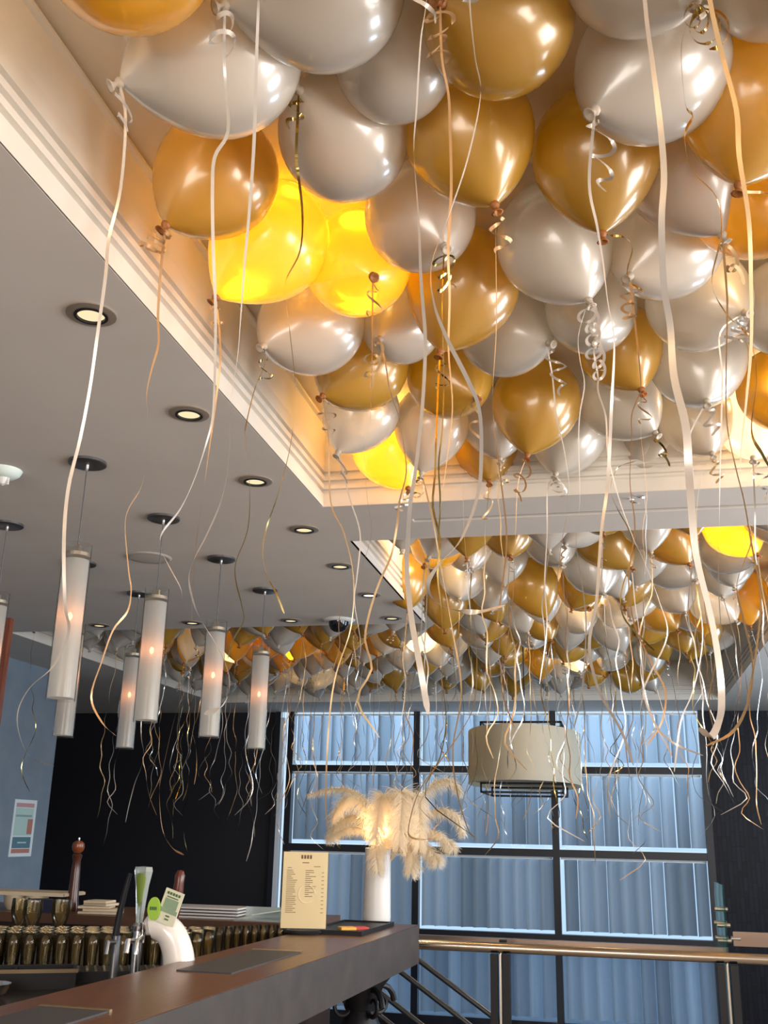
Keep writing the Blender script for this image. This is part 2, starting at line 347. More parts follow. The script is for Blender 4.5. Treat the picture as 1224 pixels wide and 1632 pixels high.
BALLOONS = [
["a1","gold",[-0.695,1.143,2.863],[-0.567,0.998,2.937],0.15,"amber gold balloon cut off by the top left corner above the bare ceiling","balloons in the near ceiling recess"],
["a2","white",[-0.658,1.445,2.88],[-0.804,1.355,2.764],0.15,"large pearl white balloon at upper left, neck pointing left with white curls","balloons in the near ceiling recess"],
["a3","white",[-0.432,1.349,2.9],[-0.572,1.26,2.803],0.14,"pearl white balloon at the top edge between the two gold ones, neck to the left","balloons in the near ceiling recess"],
["a4","gold",[-0.141,1.485,2.904],[-0.224,1.339,2.82],0.136,"big dark gold balloon at the top centre with bright window glints","balloons in the near ceiling recess"],
["a5","white",[0.132,1.644,2.895],[0.021,1.566,2.749],0.145,"large pearl white balloon at upper right with a looping white curl at its neck","balloons in the near ceiling recess"],
["a6","white",[0.097,1.413,2.918],[0.183,1.382,2.776],0.122,"pearl white balloon cut by the top edge, gold curls at its neck","balloons in the near ceiling recess"],
["a7","gold",[0.331,1.755,2.891],[0.284,1.756,2.69],0.149,"amber gold balloon half cut by the right edge, neck pointing straight down","balloons in the near ceiling recess"],
["a8","gold",[0.362,2.084,2.892],[0.411,2.009,2.708],0.148,"bright yellow gold balloon low at the right edge below the amber one","balloons in the near ceiling recess"],
["a9","gold",[-0.235,1.782,2.903],[-0.184,1.782,2.722],0.137,"dark gold balloon below the top centre one, neck down beside a dark gap","balloons in the near ceiling recess"],
["a10","gold",[0.023,1.899,2.902],[0.028,1.912,2.713],0.138,"dark gold balloon hanging under the large white one at upper right","balloons in the near ceiling recess"],
["a11","white",[-0.495,1.737,2.902],[-0.537,1.555,2.872],0.138,"white balloon seen end-on with a dark gold ribbon tied at its left","balloons in the near ceiling recess"],
["a12","gold",[-0.811,1.819,2.902],[-0.89,1.753,2.741],0.138,"translucent amber balloon nearest the left cornice, brown neck at lower left","balloons in the near ceiling recess"],
["a13","gold",[-0.773,2.084,2.894],[-0.89,2.052,2.732],0.146,"brilliant yellow balloon lit from behind by the ceiling lamp","balloons in the near ceiling recess"],
["a14","gold",[-0.586,2.233,2.901],[-0.513,2.103,2.78],0.139,"glowing yellow balloon with its round dark knot facing the viewer","balloons in the near ceiling recess"],
["a15","white",[-0.391,2.065,2.907],[-0.318,1.977,2.762],0.133,"white balloon between the glowing yellow one and the dark gold ones","balloons in the near ceiling recess"],
["a16","gold",[-0.332,2.372,2.89],[-0.388,2.351,2.692],0.15,"gold balloon in the middle of the cluster with its knot beside a white balloon","balloons in the near ceiling recess"],
["a17","white",[-0.081,2.213,2.895],[-0.008,2.188,2.711],0.145,"white balloon in the centre right with a clear curl under its neck","balloons in the near ceiling recess"],
["a18","white",[0.182,2.265,2.897],[0.089,2.166,2.754],0.143,"large pale white balloon behind the dark gold one, bright glint at lower right","balloons in the near ceiling recess"],
["a19","white",[-0.003,2.598,2.912],[0.004,2.5,2.765],0.128,"white balloon tucked under two larger white ones with two ribbons at its knot","balloons in the near ceiling recess"],
["a20","white",[0.283,2.576,2.899],[0.379,2.451,2.784],0.141,"white balloon at the right below the pale large one, ribbon looping off its side","balloons in the near ceiling recess"],
["a21","white",[-0.781,2.487,2.881],[-0.872,2.354,2.75],0.15,"white balloon close to the left cornice under the lit yellow one","balloons in the near ceiling recess"],
["a22","gold",[-0.711,2.804,2.895],[-0.803,2.7,2.751],0.145,"small amber balloon near the left cornice, tuft of curls at its left neck","balloons in the near ceiling recess"],
["a23","white",[-0.544,2.602,2.919],[-0.581,2.481,2.81],0.121,"small white balloon squeezed between two gold ones near the middle","balloons in the near ceiling recess"],
["a24","gold",[-0.456,2.949,2.903],[-0.359,2.848,2.776],0.137,"amber balloon in mid cluster with its knot turned to the right","balloons in the near ceiling recess"],
["a25","white",[-0.251,2.676,2.905],[-0.122,2.582,2.808],0.135,"white balloon in mid cluster with its knot and curl at the right","balloons in the near ceiling recess"],
["a26","gold",[-0.196,3.166,2.891],[-0.228,3.133,2.69],0.149,"gold balloon hanging lowest in the middle, teardrop neck straight down","balloons in the near ceiling recess"],
["a27","gold",[0.077,2.849,2.913],[0.13,2.813,2.751],0.127,"gold balloon right of centre between white balloons, tan knot below","balloons in the near ceiling recess"],
["a28","white",[0.306,2.933,2.893],[0.312,2.842,2.713],0.147,"white balloon at the right with a crimped white curl below its knot","balloons in the near ceiling recess"],
["a29","gold",[0.58,3.237,2.909],[0.638,3.203,2.741],0.131,"yellow lit balloon peeking in at the right edge beside the white glare","balloons in the near ceiling recess"],
["a30","white",[-0.805,3.176,2.904],[-0.866,3.125,2.735],0.136,"small cream white balloon lowest along the left cornice","balloons in the near ceiling recess"],
["a31","gold",[-0.768,3.501,2.893],[-0.69,3.461,2.71],0.147,"vivid yellow lit balloon at the far left corner of the near recess","balloons in the near ceiling recess"],
["a32","white",[-0.579,3.326,2.903],[-0.615,3.329,2.717],0.137,"cream balloon glowing beside the vivid yellow one at the recess corner","balloons in the near ceiling recess"],
["a33","white",[-0.356,3.382,2.918],[-0.338,3.335,2.758],0.122,"narrow white balloon half hidden between cream and gold balloons","balloons in the near ceiling recess"],
["a34","gold",[-0.418,3.616,2.916],[-0.402,3.556,2.755],0.124,"small dark gold balloon low behind the narrow white one","balloons in the near ceiling recess"],
["a35","white",[-0.107,3.501,2.901],[-0.152,3.434,2.726],0.139,"white balloon just above the cross beam, right of the lowest gold one","balloons in the near ceiling recess"],
["a36","white",[0.077,3.23,2.905],[0.182,3.181,2.759],0.135,"white balloon with gold and black curls tangled at its knot","balloons in the near ceiling recess"],
["a37","white",[0.176,3.691,2.917],[0.153,3.646,2.756],0.123,"white balloon lowest above the beam, behind the tangled gold curls","balloons in the near ceiling recess"],
["a38","white",[0.335,3.433,2.909],[0.373,3.365,2.745],0.131,"cream balloon above the beam near the white glare at right","balloons in the near ceiling recess"],
["a39","white",[0.532,3.483,2.908],[0.51,3.416,2.741],0.132,"white balloon blown out by the lamp behind it at the right","balloons in the near ceiling recess"],
["a40","white",[0.519,2.677,2.908],[0.523,2.607,2.741],0.132,"white balloon cut by the right edge below the yellow one","balloons in the near ceiling recess"],
["a41","white",[0.209,2.007,2.912],[0.283,2.029,2.754],0.128,"pale white balloon high behind the dark gold and amber ones at right","balloons in the near ceiling recess"],
["a43","white",[-0.352,1.567,2.924],[-0.356,1.419,2.985],0.116,"pale yellowish balloon high behind the top centre gold one","balloons in the near ceiling recess"],
["a47","white",[0.329,1.524,2.94],[0.365,1.445,2.833],0.1,"white balloon just touching the top right corner","balloons in the near ceiling recess"],
["c1","gold",[-1.074,5.336,2.841],[-1.039,5.275,2.654],0.145,"gold balloon at the left corner of the second recess","balloons in the second ceiling recess"],
["c2","gold",[-0.809,4.829,2.902],[-0.852,4.721,2.751],0.138,"lit yellow balloon at the front left of the second recess","balloons in the second ceiling recess"],
["c3","gold",[-0.951,5.988,2.867],[-0.948,5.958,2.669],0.145,"dark gold balloon hanging under the lit yellow one in the second recess","balloons in the second ceiling recess"],
["c4","white",[-0.515,5.171,2.908],[-0.506,5.116,2.735],0.132,"pearl balloon in the second recess left of the big gold teardrop","balloons in the second ceiling recess"],
["c5","white",[-0.249,4.871,2.904],[-0.195,4.783,2.747],0.136,"white balloon under the beam above the big gold teardrop","balloons in the second ceiling recess"],
["c6","gold",[-0.391,5.496,2.823],[-0.323,5.519,2.636],0.145,"big gold teardrop balloon at the middle of the second recess","balloons in the second ceiling recess"],
["c7","gold",[0.007,4.911,2.898],[0.13,4.898,2.747],0.142,"gold balloon tight under the beam, right of centre","balloons in the second ceiling recess"],
["c8","gold",[0.308,4.846,2.899],[0.39,4.793,2.73],0.141,"gold balloon under the beam with a black ribbon straight down","balloons in the second ceiling recess"],
["c9","gold",[0.594,4.765,2.9],[0.679,4.697,2.74],0.14,"glowing yellow balloon under the beam at the right","balloons in the second ceiling recess"],
["c10","white",[-0.06,5.051,2.81],[-0.008,4.964,2.638],0.145,"white balloon under the right-of-centre gold one in the second recess","balloons in the second ceiling recess"],
["c11","gold",[0.14,5.704,2.899],[0.105,5.647,2.717],0.141,"gold balloon in the second recess with a shiny gold ribbon across it","balloons in the second ceiling recess"],
["c12","white",[0.34,5.364,2.894],[0.45,5.26,2.763],0.145,"wide white balloon behind the gold one with the black ribbon","balloons in the second ceiling recess"],
["c13","white",[0.596,5.103,2.897],[0.704,4.984,2.782],0.143,"white balloon directly beneath the glowing yellow one, curl at its side","balloons in the second ceiling recess"],
["c14","white",[0.629,5.616,2.904],[0.609,5.534,2.736],0.136,"second white balloon down beneath the glowing yellow one","balloons in the second ceiling recess"],
["c15","white",[0.375,5.945,2.895],[0.435,5.858,2.724],0.145,"cream balloon at the right rear of the second recess beside the lamp","balloons in the second ceiling recess"],
["c16","white",[0.606,6.017,2.831],[0.715,5.939,2.683],0.145,"blown-out cream balloon lit by the rear lamp","balloons in the second ceiling recess"],
["c17","gold",[0.316,6.548,2.897],[0.429,6.492,2.745],0.143,"gold balloon lowest at right, in front of the grey recess wall","balloons in the second ceiling recess"],
["c18","white",[0.526,6.643,2.904],[0.647,6.568,2.782],0.136,"dull white balloon beside the lowest right gold one","balloons in the second ceiling recess"],
["c19","gold",[-0.142,5.975,2.906],[-0.096,5.866,2.765],0.134,"gold balloon showing only a strip between white balloons","balloons in the second ceiling recess"],
["c20","gold",[-0.119,7.26,2.902],[-0.25,7.139,2.838],0.138,"gold balloon lying sideways at the rear, knot at left","balloons in the second ceiling recess"],
["c21","gold",[0.077,7.24,2.916],[0.191,7.137,2.842],0.124,"gold balloon right behind the sideways one","balloons in the second ceiling recess"],
["c22","gold",[-0.383,7.682,2.908],[-0.433,7.542,2.802],0.132,"small dark gold balloon at the rear with a bright glint","balloons in the second ceiling recess"],
["c23","white",[0.039,8.183,2.901],[-0.048,8.086,2.761],0.139,"small white balloon low at the rear beside the ceiling vent","balloons in the second ceiling recess"],
["c24","gold",[0.164,8.959,2.827],[0.018,8.823,2.837],0.145,"lowest small gold balloon at the rear, hanging alone","balloons in the second ceiling recess"],
["c25","gold",[-0.762,6.738,2.9],[-0.781,6.666,2.723],0.14,"gold balloon left of the big teardrop, further back","balloons in the second ceiling recess"],
["c26","white",[-0.649,5.789,2.901],[-0.638,5.706,2.728],0.139,"white balloon behind the pearl one at the left of the second recess","balloons in the second ceiling recess"],
["c27","white",[-0.51,7.068,2.895],[-0.493,6.943,2.74],0.145,"white balloon under the big teardrop","balloons in the second ceiling recess"],
["c28","gold",[-0.753,7.941,2.897],[-0.779,7.797,2.766],0.143,"gold balloon low at the rear, curved like a bowl","balloons in the second ceiling recess"],
["c29","gold",[-0.949,8.502,2.903],[-0.994,8.346,2.807],0.137,"gold strip of a balloon at the rear below the white ones","balloons in the second ceiling recess"],
["c30","white",[0.075,6.391,2.889],[-0.015,6.216,2.851],0.145,"white balloon with a clear curl in the centre right rear","balloons in the second ceiling recess"],
["c31","white",[-0.19,6.588,2.898],[-0.134,6.478,2.745],0.142,"white balloon under the gold strip, centre rear","balloons in the second ceiling recess"],
["c32","white",[-0.775,5.509,2.899],[-0.777,5.402,2.736],0.141,"white balloon behind the lit yellow one in the second recess","balloons in the second ceiling recess"],
["c33","white",[-0.677,4.977,2.912],[-0.644,4.885,2.764],0.128,"white balloon just right of the lit yellow one under the beam","balloons in the second ceiling recess"],
["c34","white",[-1.336,7.25,2.902],[-1.3,7.145,2.747],0.138,"white balloon at the rear between second and third recess","balloons in the second ceiling recess"],
["x1","white",[-0.489,1.22,3.063],[-0.509,1.25,2.873],0.14,"balloon above the frame, its white ribbon trailing past the left pendants","balloons in the near ceiling recess"],
["x2","white",[-0.183,1.07,2.862],[-0.203,1.1,2.672],0.14,"balloon above the frame, its wide white ribbon dropping past mid cluster","balloons in the near ceiling recess"],
["x3","white",[-0.117,1.02,2.85],[-0.137,1.05,2.66],0.14,"balloon above the frame, its wide ribbon swinging into a hook","balloons in the near ceiling recess"],
["x4","white",[0.097,0.97,2.85],[0.077,1.0,2.66],0.14,"balloon above the frame, its widest ribbed ribbon hooked over the dark wall","balloons in the near ceiling recess"],
["x5","gold",[0.192,1.12,2.85],[0.172,1.15,2.66],0.14,"balloon above the frame, its broad tan ribbon down the right edge","balloons in the near ceiling recess"]]
FILLERS = [
["white",[-0.436,1.026,2.879],[-0.453,1.08,2.709],0.13,0,"half hidden white balloon high in the near recess, first from the left"],
["white",[-0.109,1.033,2.887],[-0.172,0.972,2.728],0.132,0,"half hidden white balloon high in the near recess, second from the left"],
["white",[0.19,1.068,2.903],[0.213,1.092,2.721],0.134,0,"half hidden white balloon high in the near recess, third from the left"],
["gold",[0.488,1.025,2.891],[0.43,1.002,2.711],0.138,0,"half hidden gold balloon high in the near recess, fifth from the left"],
["white",[0.786,1.072,2.888],[0.8,1.126,2.695],0.145,0,"half hidden white balloon high in the near recess, ninth from the left"],
["gold",[0.329,1.285,2.858],[0.335,1.261,2.675],0.134,0,"half hidden gold balloon high in the near recess, first from the left"],
["white",[0.635,1.294,2.88],[0.594,1.249,2.696],0.14,0,"half hidden white balloon high in the near recess, seventh from the left"],
["white",[0.889,1.316,2.909],[0.843,1.344,2.738],0.13,0,"half hidden white balloon high in the near recess, eighth from the left"],
["gold",[0.788,1.591,2.88],[0.844,1.536,2.703],0.14,0,"half hidden gold balloon high in the near recess, sixth from the left"],
["gold",[0.597,1.823,2.861],[0.55,1.737,2.7],0.137,0,"half hidden gold balloon high in the near recess, third from the left"],
["gold",[0.88,1.847,2.864],[0.837,1.915,2.692],0.138,0,"half hidden gold balloon high in the near recess, seventh from the left"],
["gold",[0.76,2.07,2.87],[0.714,2.116,2.699],0.133,0,"half hidden gold balloon high in the near recess, fourth from the left"],
["white",[0.605,2.336,2.868],[0.681,2.288,2.688],0.145,0,"half hidden white balloon high in the near recess, fourth from the left"],
["white",[0.918,2.369,2.904],[0.952,2.308,2.722],0.141,0,"half hidden white balloon high in the near recess, sixth from the left"],
["gold",[0.768,2.626,2.9],[0.69,2.677,2.742],0.133,0,"half hidden gold balloon high in the near recess, second from the left"],
["white",[0.898,2.886,2.857],[0.896,2.935,2.67],0.14,0,"half hidden white balloon high in the near recess, fifth from the left"],
["white",[-0.874,4.277,2.897],[-0.886,4.323,2.717],0.135,1,"small white balloon above the feather vase, front rows, second recess"],
["gold",[-0.581,4.323,2.872],[-0.596,4.361,2.682],0.141,1,"small gold balloon above the first window mullion, first from left, front rows, second recess"],
["white",[-0.238,4.281,2.869],[-0.23,4.334,2.695],0.132,1,"small white balloon above the drum pendant, second from left, front rows, second recess"],
["gold",[0.005,4.289,2.893],[0.003,4.2,2.723],0.139,1,"small gold balloon right of the drum pendant, second from left, front rows, second recess"],
["gold",[0.351,4.291,2.906],[0.384,4.293,2.72],0.137,1,"small gold balloon above the right window, front rows, second recess"],
["white",[0.65,4.298,2.915],[0.704,4.3,2.727],0.141,1,"small white balloon above the dark wall, second from left, front rows, second recess"],
["white",[-0.732,4.578,2.882],[-0.794,4.51,2.731],0.128,1,"small white balloon above the first window mullion, front rows, second recess"],
["gold",[-0.434,4.586,2.882],[-0.415,4.504,2.72],0.132,1,"small gold balloon above the drum pendant, front rows, second recess"],
["white",[-0.094,4.543,2.899],[-0.163,4.459,2.754],0.131,1,"small white balloon right of the drum pendant, first from left, front rows, second recess"],
["white",[0.195,4.58,2.908],[0.21,4.562,2.732],0.129,1,"small white balloon above the right window, third from left, front rows, second recess"],
["white",[0.742,4.571,2.901],[0.799,4.52,2.728],0.137,1,"small white balloon above the dark wall, third from left, front rows, second recess"],
["white",[0.2,5.092,2.879],[0.154,5.147,2.713],0.131,1,"small white balloon above the right window, second from left, front rows, second recess"],
["white",[0.024,5.325,2.864],[0.09,5.342,2.696],0.131,1,"small white balloon right of the drum pendant, second from left, front rows, second recess"],
["white",[0.638,5.352,2.902],[0.639,5.275,2.73],0.136,1,"small white balloon above the dark wall, first from left, front rows, second recess"],
["gold",[-0.109,5.632,2.88],[-0.185,5.676,2.718],0.134,1,"small gold balloon right of the drum pendant, first from left, front rows, second recess"],
["gold",[-0.702,6.119,2.911],[-0.635,6.124,2.743],0.132,1,"small gold balloon above the first window mullion, second from left, front rows, second recess"],
["white",[-0.395,6.157,2.914],[-0.358,6.158,2.727],0.138,1,"small white balloon above the drum pendant, first from left, front rows, second recess"],
["white",[0.188,6.134,2.893],[0.142,6.053,2.739],0.13,1,"small white balloon above the right window, first from left, front rows, second recess"],
["gold",[0.794,6.154,2.891],[0.818,6.158,2.697],0.141,1,"small gold balloon above the dark wall, front rows, second recess"],
["white",[-0.836,6.368,2.889],[-0.77,6.393,2.72],0.132,1,"small white balloon above the first window mullion, first from left, middle rows, second recess"],
["white",[-0.567,6.389,2.896],[-0.489,6.415,2.732],0.133,1,"small white balloon above the drum pendant, middle rows, second recess"],
["gold",[0.612,6.411,2.884],[0.577,6.415,2.693],0.141,1,"small gold balloon above the dark wall, second from left, middle rows, second recess"],
["gold",[-0.428,6.683,2.868],[-0.356,6.619,2.72],0.128,1,"small gold balloon above the drum pendant, second from left, middle rows, second recess"],
["white",[-0.873,6.948,2.878],[-0.809,6.865,2.719],0.138,1,"small white balloon above the first window mullion, second from left, middle rows, second recess"],
["white",[-0.244,6.901,2.872],[-0.273,6.965,2.705],0.132,1,"small white balloon right of the drum pendant, first from left, middle rows, second recess"],
["white",[0.027,6.949,2.87],[0.108,6.964,2.691],0.143,1,"small white balloon right of the drum pendant, third from left, middle rows, second recess"],
["gold",[0.303,6.944,2.902],[0.236,6.876,2.733],0.141,1,"small gold balloon above the right window, first from left, middle rows, second recess"],
["gold",[0.624,6.923,2.892],[0.685,6.951,2.712],0.139,1,"small gold balloon above the dark wall, first from left, middle rows, second recess"],
["gold",[-0.731,7.165,2.874],[-0.709,7.121,2.702],0.13,1,"small gold balloon above the drum pendant, first from left, middle rows, second recess"],
["gold",[0.484,7.208,2.89],[0.522,7.172,2.716],0.131,1,"small gold balloon above the right window, third from left, middle rows, second recess"],
["white",[0.758,7.18,2.881],[0.683,7.209,2.723],0.128,1,"small white balloon above the dark wall, middle rows, second recess"],
["white",[-0.855,7.421,2.878],[-0.858,7.489,2.694],0.142,1,"small white balloon above the first window mullion, rear rows, second recess"],
["gold",[-0.254,7.457,2.861],[-0.312,7.368,2.7],0.14,1,"small gold balloon right of the drum pendant, first from left, rear rows, second recess"],
["gold",[0.338,7.424,2.881],[0.413,7.479,2.718],0.136,1,"small gold balloon above the right window, second from left, middle rows, second recess"],
["gold",[0.615,7.446,2.893],[0.559,7.422,2.707],0.141,1,"small gold balloon above the right window, fourth from left, middle rows, second recess"],
["white",[0.01,7.627,2.907],[-0.028,7.539,2.746],0.136,1,"small white balloon right of the drum pendant, second from left, middle rows, second recess"],
["white",[-0.15,7.864,2.911],[-0.16,7.783,2.756],0.127,1,"small white balloon right of the drum pendant, fourth from left, rear rows, second recess"],
["gold",[-0.53,8.154,2.861],[-0.526,8.123,2.682],0.131,1,"small gold balloon above the drum pendant, third from left, rear rows, second recess"],
["white",[-0.252,8.134,2.898],[-0.221,8.047,2.735],0.136,1,"small white balloon right of the drum pendant, second from left, rear rows, second recess"],
["white",[0.319,8.114,2.877],[0.341,8.032,2.722],0.128,1,"small white balloon above the right window, second from left, rear rows, second recess"],
["white",[-0.731,8.402,2.893],[-0.756,8.43,2.715],0.131,1,"small white balloon above the drum pendant, first from left, rear rows, second recess"],
["white",[-0.413,8.371,2.897],[-0.385,8.361,2.714],0.135,1,"small white balloon above the drum pendant, fourth from left, rear rows, second recess"],
["gold",[-0.116,8.368,2.917],[-0.037,8.342,2.744],0.139,1,"small gold balloon right of the drum pendant, second from left, rear rows, second recess"],
["white",[-0.567,8.64,2.9],[-0.514,8.591,2.719],0.141,1,"small white balloon above the drum pendant, second from left, rear rows, second recess"],
["white",[-0.279,8.624,2.92],[-0.227,8.539,2.777],0.126,1,"small white balloon right of the drum pendant, first from left, rear rows, second recess"],
["gold",[0.324,8.633,2.886],[0.256,8.664,2.722],0.131,1,"small gold balloon above the right window, rear rows, second recess"],
["gold",[-0.737,8.88,2.92],[-0.726,8.948,2.74],0.139,1,"small gold balloon above the drum pendant, second from left, rear rows, second recess"],
["white",[-0.424,8.921,2.86],[-0.41,8.9,2.669],0.14,1,"small white balloon above the drum pendant, fifth from left, rear rows, second recess"],
["gold",[-0.124,8.924,2.884],[-0.169,8.835,2.729],0.133,1,"small gold balloon right of the drum pendant, third from left, rear rows, second recess"],
["gold",[-0.835,9.195,2.879],[-0.854,9.253,2.693],0.142,1,"small gold balloon above the drum pendant, first from left, rear rows, second recess"],
["white",[-0.53,9.195,2.919],[-0.542,9.217,2.729],0.139,1,"small white balloon above the drum pendant, third from left, rear rows, second recess"],
["white",[-0.255,9.179,2.915],[-0.33,9.224,2.755],0.132,1,"small white balloon right of the drum pendant, third from left, rear rows, second recess"],
["white",[0.329,9.195,2.881],[0.383,9.119,2.722],0.133,1,"small white balloon above the right window, first from left, rear rows, second recess"],
["gold",[-3.649,6.062,2.906],[-3.687,5.983,2.735],0.139,2,"small gold balloon above first pendant, front rows, far recess"],
["white",[-3.339,6.063,2.894],[-3.288,6.099,2.706],0.143,2,"small white balloon above first pendant, third from left, front rows, far recess"],
["white",[-3.004,6.064,2.881],[-2.953,6.118,2.703],0.139,2,"small white balloon above second pendant, fifth from left, front rows, far recess"],
["white",[-2.725,6.035,2.897],[-2.776,5.943,2.739],0.138,2,"small white balloon above second pendant, seventh from left, front rows, far recess"],
["white",[-2.418,6.038,2.863],[-2.479,6.077,2.684],0.14,2,"small white balloon above third pendant, fourth from left, front rows, far recess"],
["gold",[-2.141,6.036,2.863],[-2.101,6.043,2.683],0.134,2,"small gold balloon right of the fourth pendant, second from left, front rows, far recess"],
["gold",[-1.832,6.024,2.897],[-1.882,6.056,2.733],0.126,2,"small gold balloon above the left window edge, third from left, front rows, far recess"],
["gold",[-1.584,6.049,2.881],[-1.548,6.104,2.705],0.136,2,"small gold balloon above the left window edge, sixth from left, front rows, far recess"],
["white",[-1.252,6.027,2.875],[-1.283,6.048,2.684],0.141,2,"small white balloon above the feather vase, third from left, front rows, far recess"],
["white",[-3.487,6.294,2.875],[-3.558,6.336,2.711],0.133,2,"small white balloon above first pendant, first from left, front rows, far recess"],
["white",[-3.163,6.333,2.904],[-3.176,6.373,2.717],0.139,2,"small white balloon above second pendant, fourth from left, front rows, far recess"],
["gold",[-2.914,6.291,2.87],[-2.909,6.339,2.681],0.141,2,"small gold balloon above second pendant, third from left, front rows, far recess"],
["white",[-2.591,6.297,2.898],[-2.609,6.291,2.725],0.126,2,"small white balloon above third pendant, third from left, front rows, far recess"],
["white",[-2.313,6.338,2.909],[-2.24,6.398,2.741],0.14,2,"small white balloon right of the fourth pendant, first from left, front rows, far recess"],
["gold",[-2.012,6.315,2.899],[-1.948,6.305,2.733],0.129,2,"small gold balloon right of the fourth pendant, fourth from left, front rows, far recess"],
["white",[-1.722,6.287,2.888],[-1.761,6.327,2.709],0.135,2,"small white balloon above the left window edge, front rows, far recess"],
["white",[-1.434,6.331,2.895],[-1.519,6.296,2.722],0.142,2,"small white balloon above the feather vase, first from left, front rows, far recess"],
["white",[-1.14,6.311,2.913],[-1.194,6.376,2.741],0.139,2,"small white balloon above the feather vase, fifth from left, front rows, far recess"],
["white",[-3.64,6.59,2.88],[-3.6,6.567,2.707],0.13,2,"small white balloon above first pendant, second from left, front rows, far recess"],
["white",[-3.347,6.554,2.882],[-3.357,6.503,2.695],0.141,2,"small white balloon above second pendant, second from left, front rows, far recess"],
["white",[-3.019,6.589,2.908],[-3.084,6.599,2.74],0.131,2,"small white balloon above second pendant, sixth from left, front rows, far recess"],
["white",[-2.711,6.599,2.89],[-2.785,6.559,2.711],0.143,2,"small white balloon above third pendant, second from left, front rows, far recess"],
["gold",[-2.434,6.581,2.87],[-2.453,6.512,2.706],0.129,2,"small gold balloon right of the fourth pendant, first from left, front rows, far recess"],
["white",[-2.137,6.568,2.87],[-2.173,6.51,2.692],0.138,2,"small white balloon right of the fourth pendant, third from left, front rows, far recess"],
["gold",[-1.838,6.546,2.9],[-1.895,6.587,2.717],0.142,2,"small gold balloon above the left window edge, fifth from left, front rows, far recess"],
["gold",[-1.555,6.559,2.907],[-1.627,6.58,2.746],0.128,2,"small gold balloon above the feather vase, first from left, front rows, far recess"],
["white",[-1.268,6.565,2.882],[-1.331,6.543,2.711],0.133,2,"small white balloon above the feather vase, fourth from left, front rows, far recess"],
["white",[-3.464,6.849,2.916],[-3.418,6.77,2.757],0.132,2,"small white balloon above second pendant, third from left, front rows, far recess"],
["gold",[-3.206,6.843,2.891],[-3.177,6.882,2.722],0.127,2,"small gold balloon above second pendant, second from left, front rows, far recess"],
["white",[-2.275,6.808,2.868],[-2.221,6.799,2.682],0.14,2,"small white balloon right of the fourth pendant, second from left, front rows, far recess"],
["gold",[-1.986,6.859,2.898],[-1.947,6.917,2.719],0.139,2,"small gold balloon above the left window edge, fourth from left, front rows, far recess"],
["gold",[-1.739,6.826,2.875],[-1.72,6.797,2.704],0.127,2,"small gold balloon above the left window edge, eighth from left, front rows, far recess"],
["gold",[-1.439,6.84,2.866],[-1.378,6.767,2.712],0.131,2,"small gold balloon above the feather vase, third from left, front rows, far recess"],
["gold",[-1.103,6.837,2.887],[-1.045,6.823,2.719],0.129,2,"small gold balloon above the first window mullion, front rows, far recess"],
["white",[-3.629,7.085,2.898],[-3.602,7.131,2.719],0.135,2,"small white balloon above second pendant, first from left, front rows, far recess"],
["gold",[-3.337,7.108,2.902],[-3.331,7.136,2.72],0.133,2,"small gold balloon above second pendant, first from left, front rows, far recess"],
["white",[-3.04,7.105,2.882],[-3.09,7.107,2.707],0.132,2,"small white balloon above third pendant, first from left, front rows, far recess"],
["gold",[-2.706,7.125,2.885],[-2.705,7.122,2.695],0.138,2,"small gold balloon above third pendant, front rows, far recess"],
["gold",[-2.418,7.122,2.907],[-2.462,7.183,2.727],0.142,2,"small gold balloon right of the fourth pendant, third from left, front rows, far recess"],
["gold",[-2.169,7.098,2.869],[-2.23,7.062,2.694],0.137,2,"small gold balloon above the left window edge, second from left, front rows, far recess"],
["gold",[-1.823,7.073,2.891],[-1.85,7.032,2.719],0.129,2,"small gold balloon above the left window edge, seventh from left, front rows, far recess"],
["white",[-1.552,7.101,2.888],[-1.554,7.02,2.717],0.137,2,"small white balloon above the feather vase, second from left, front rows, far recess"],
["gold",[-3.477,7.348,2.898],[-3.464,7.408,2.718],0.138,2,"small gold balloon above second pendant, first from left, middle rows, far recess"],
["gold",[-3.155,7.356,2.898],[-3.212,7.347,2.733],0.127,2,"small gold balloon above third pendant, first from left, middle rows, far recess"],
["white",[-2.872,7.339,2.9],[-2.799,7.378,2.728],0.138,2,"small white balloon above third pendant, second from left, middle rows, far recess"],
["gold",[-2.623,7.361,2.878],[-2.582,7.292,2.704],0.139,2,"small gold balloon right of the fourth pendant, second from left, middle rows, far recess"],
["gold",[-2.326,7.374,2.909],[-2.382,7.435,2.753],0.128,2,"small gold balloon above the left window edge, first from left, front rows, far recess"],
["gold",[-2.0,7.383,2.87],[-1.975,7.359,2.691],0.132,2,"small gold balloon above the left window edge, first from left, middle rows, far recess"],
["gold",[-1.686,7.36,2.919],[-1.66,7.267,2.747],0.143,2,"small gold balloon above the feather vase, second from left, front rows, far recess"],
["white",[-1.1,7.352,2.902],[-1.093,7.407,2.736],0.127,2,"small white balloon above the first window mullion, front rows, far recess"],
["white",[-3.603,7.596,2.885],[-3.542,7.577,2.709],0.136,2,"small white balloon above second pendant, first from left, middle rows, far recess"],
["white",[-3.324,7.632,2.895],[-3.264,7.592,2.729],0.131,2,"small white balloon above second pendant, second from left, middle rows, far recess"],
["gold",[-3.044,7.651,2.873],[-2.98,7.674,2.703],0.133,2,"small gold balloon above third pendant, second from left, middle rows, far recess"],
["white",[-2.75,7.637,2.887],[-2.712,7.647,2.714],0.128,2,"small white balloon right of the fourth pendant, first from left, middle rows, far recess"],
["gold",[-2.465,7.621,2.869],[-2.512,7.614,2.695],0.13,2,"small gold balloon right of the fourth pendant, third from left, middle rows, far recess"],
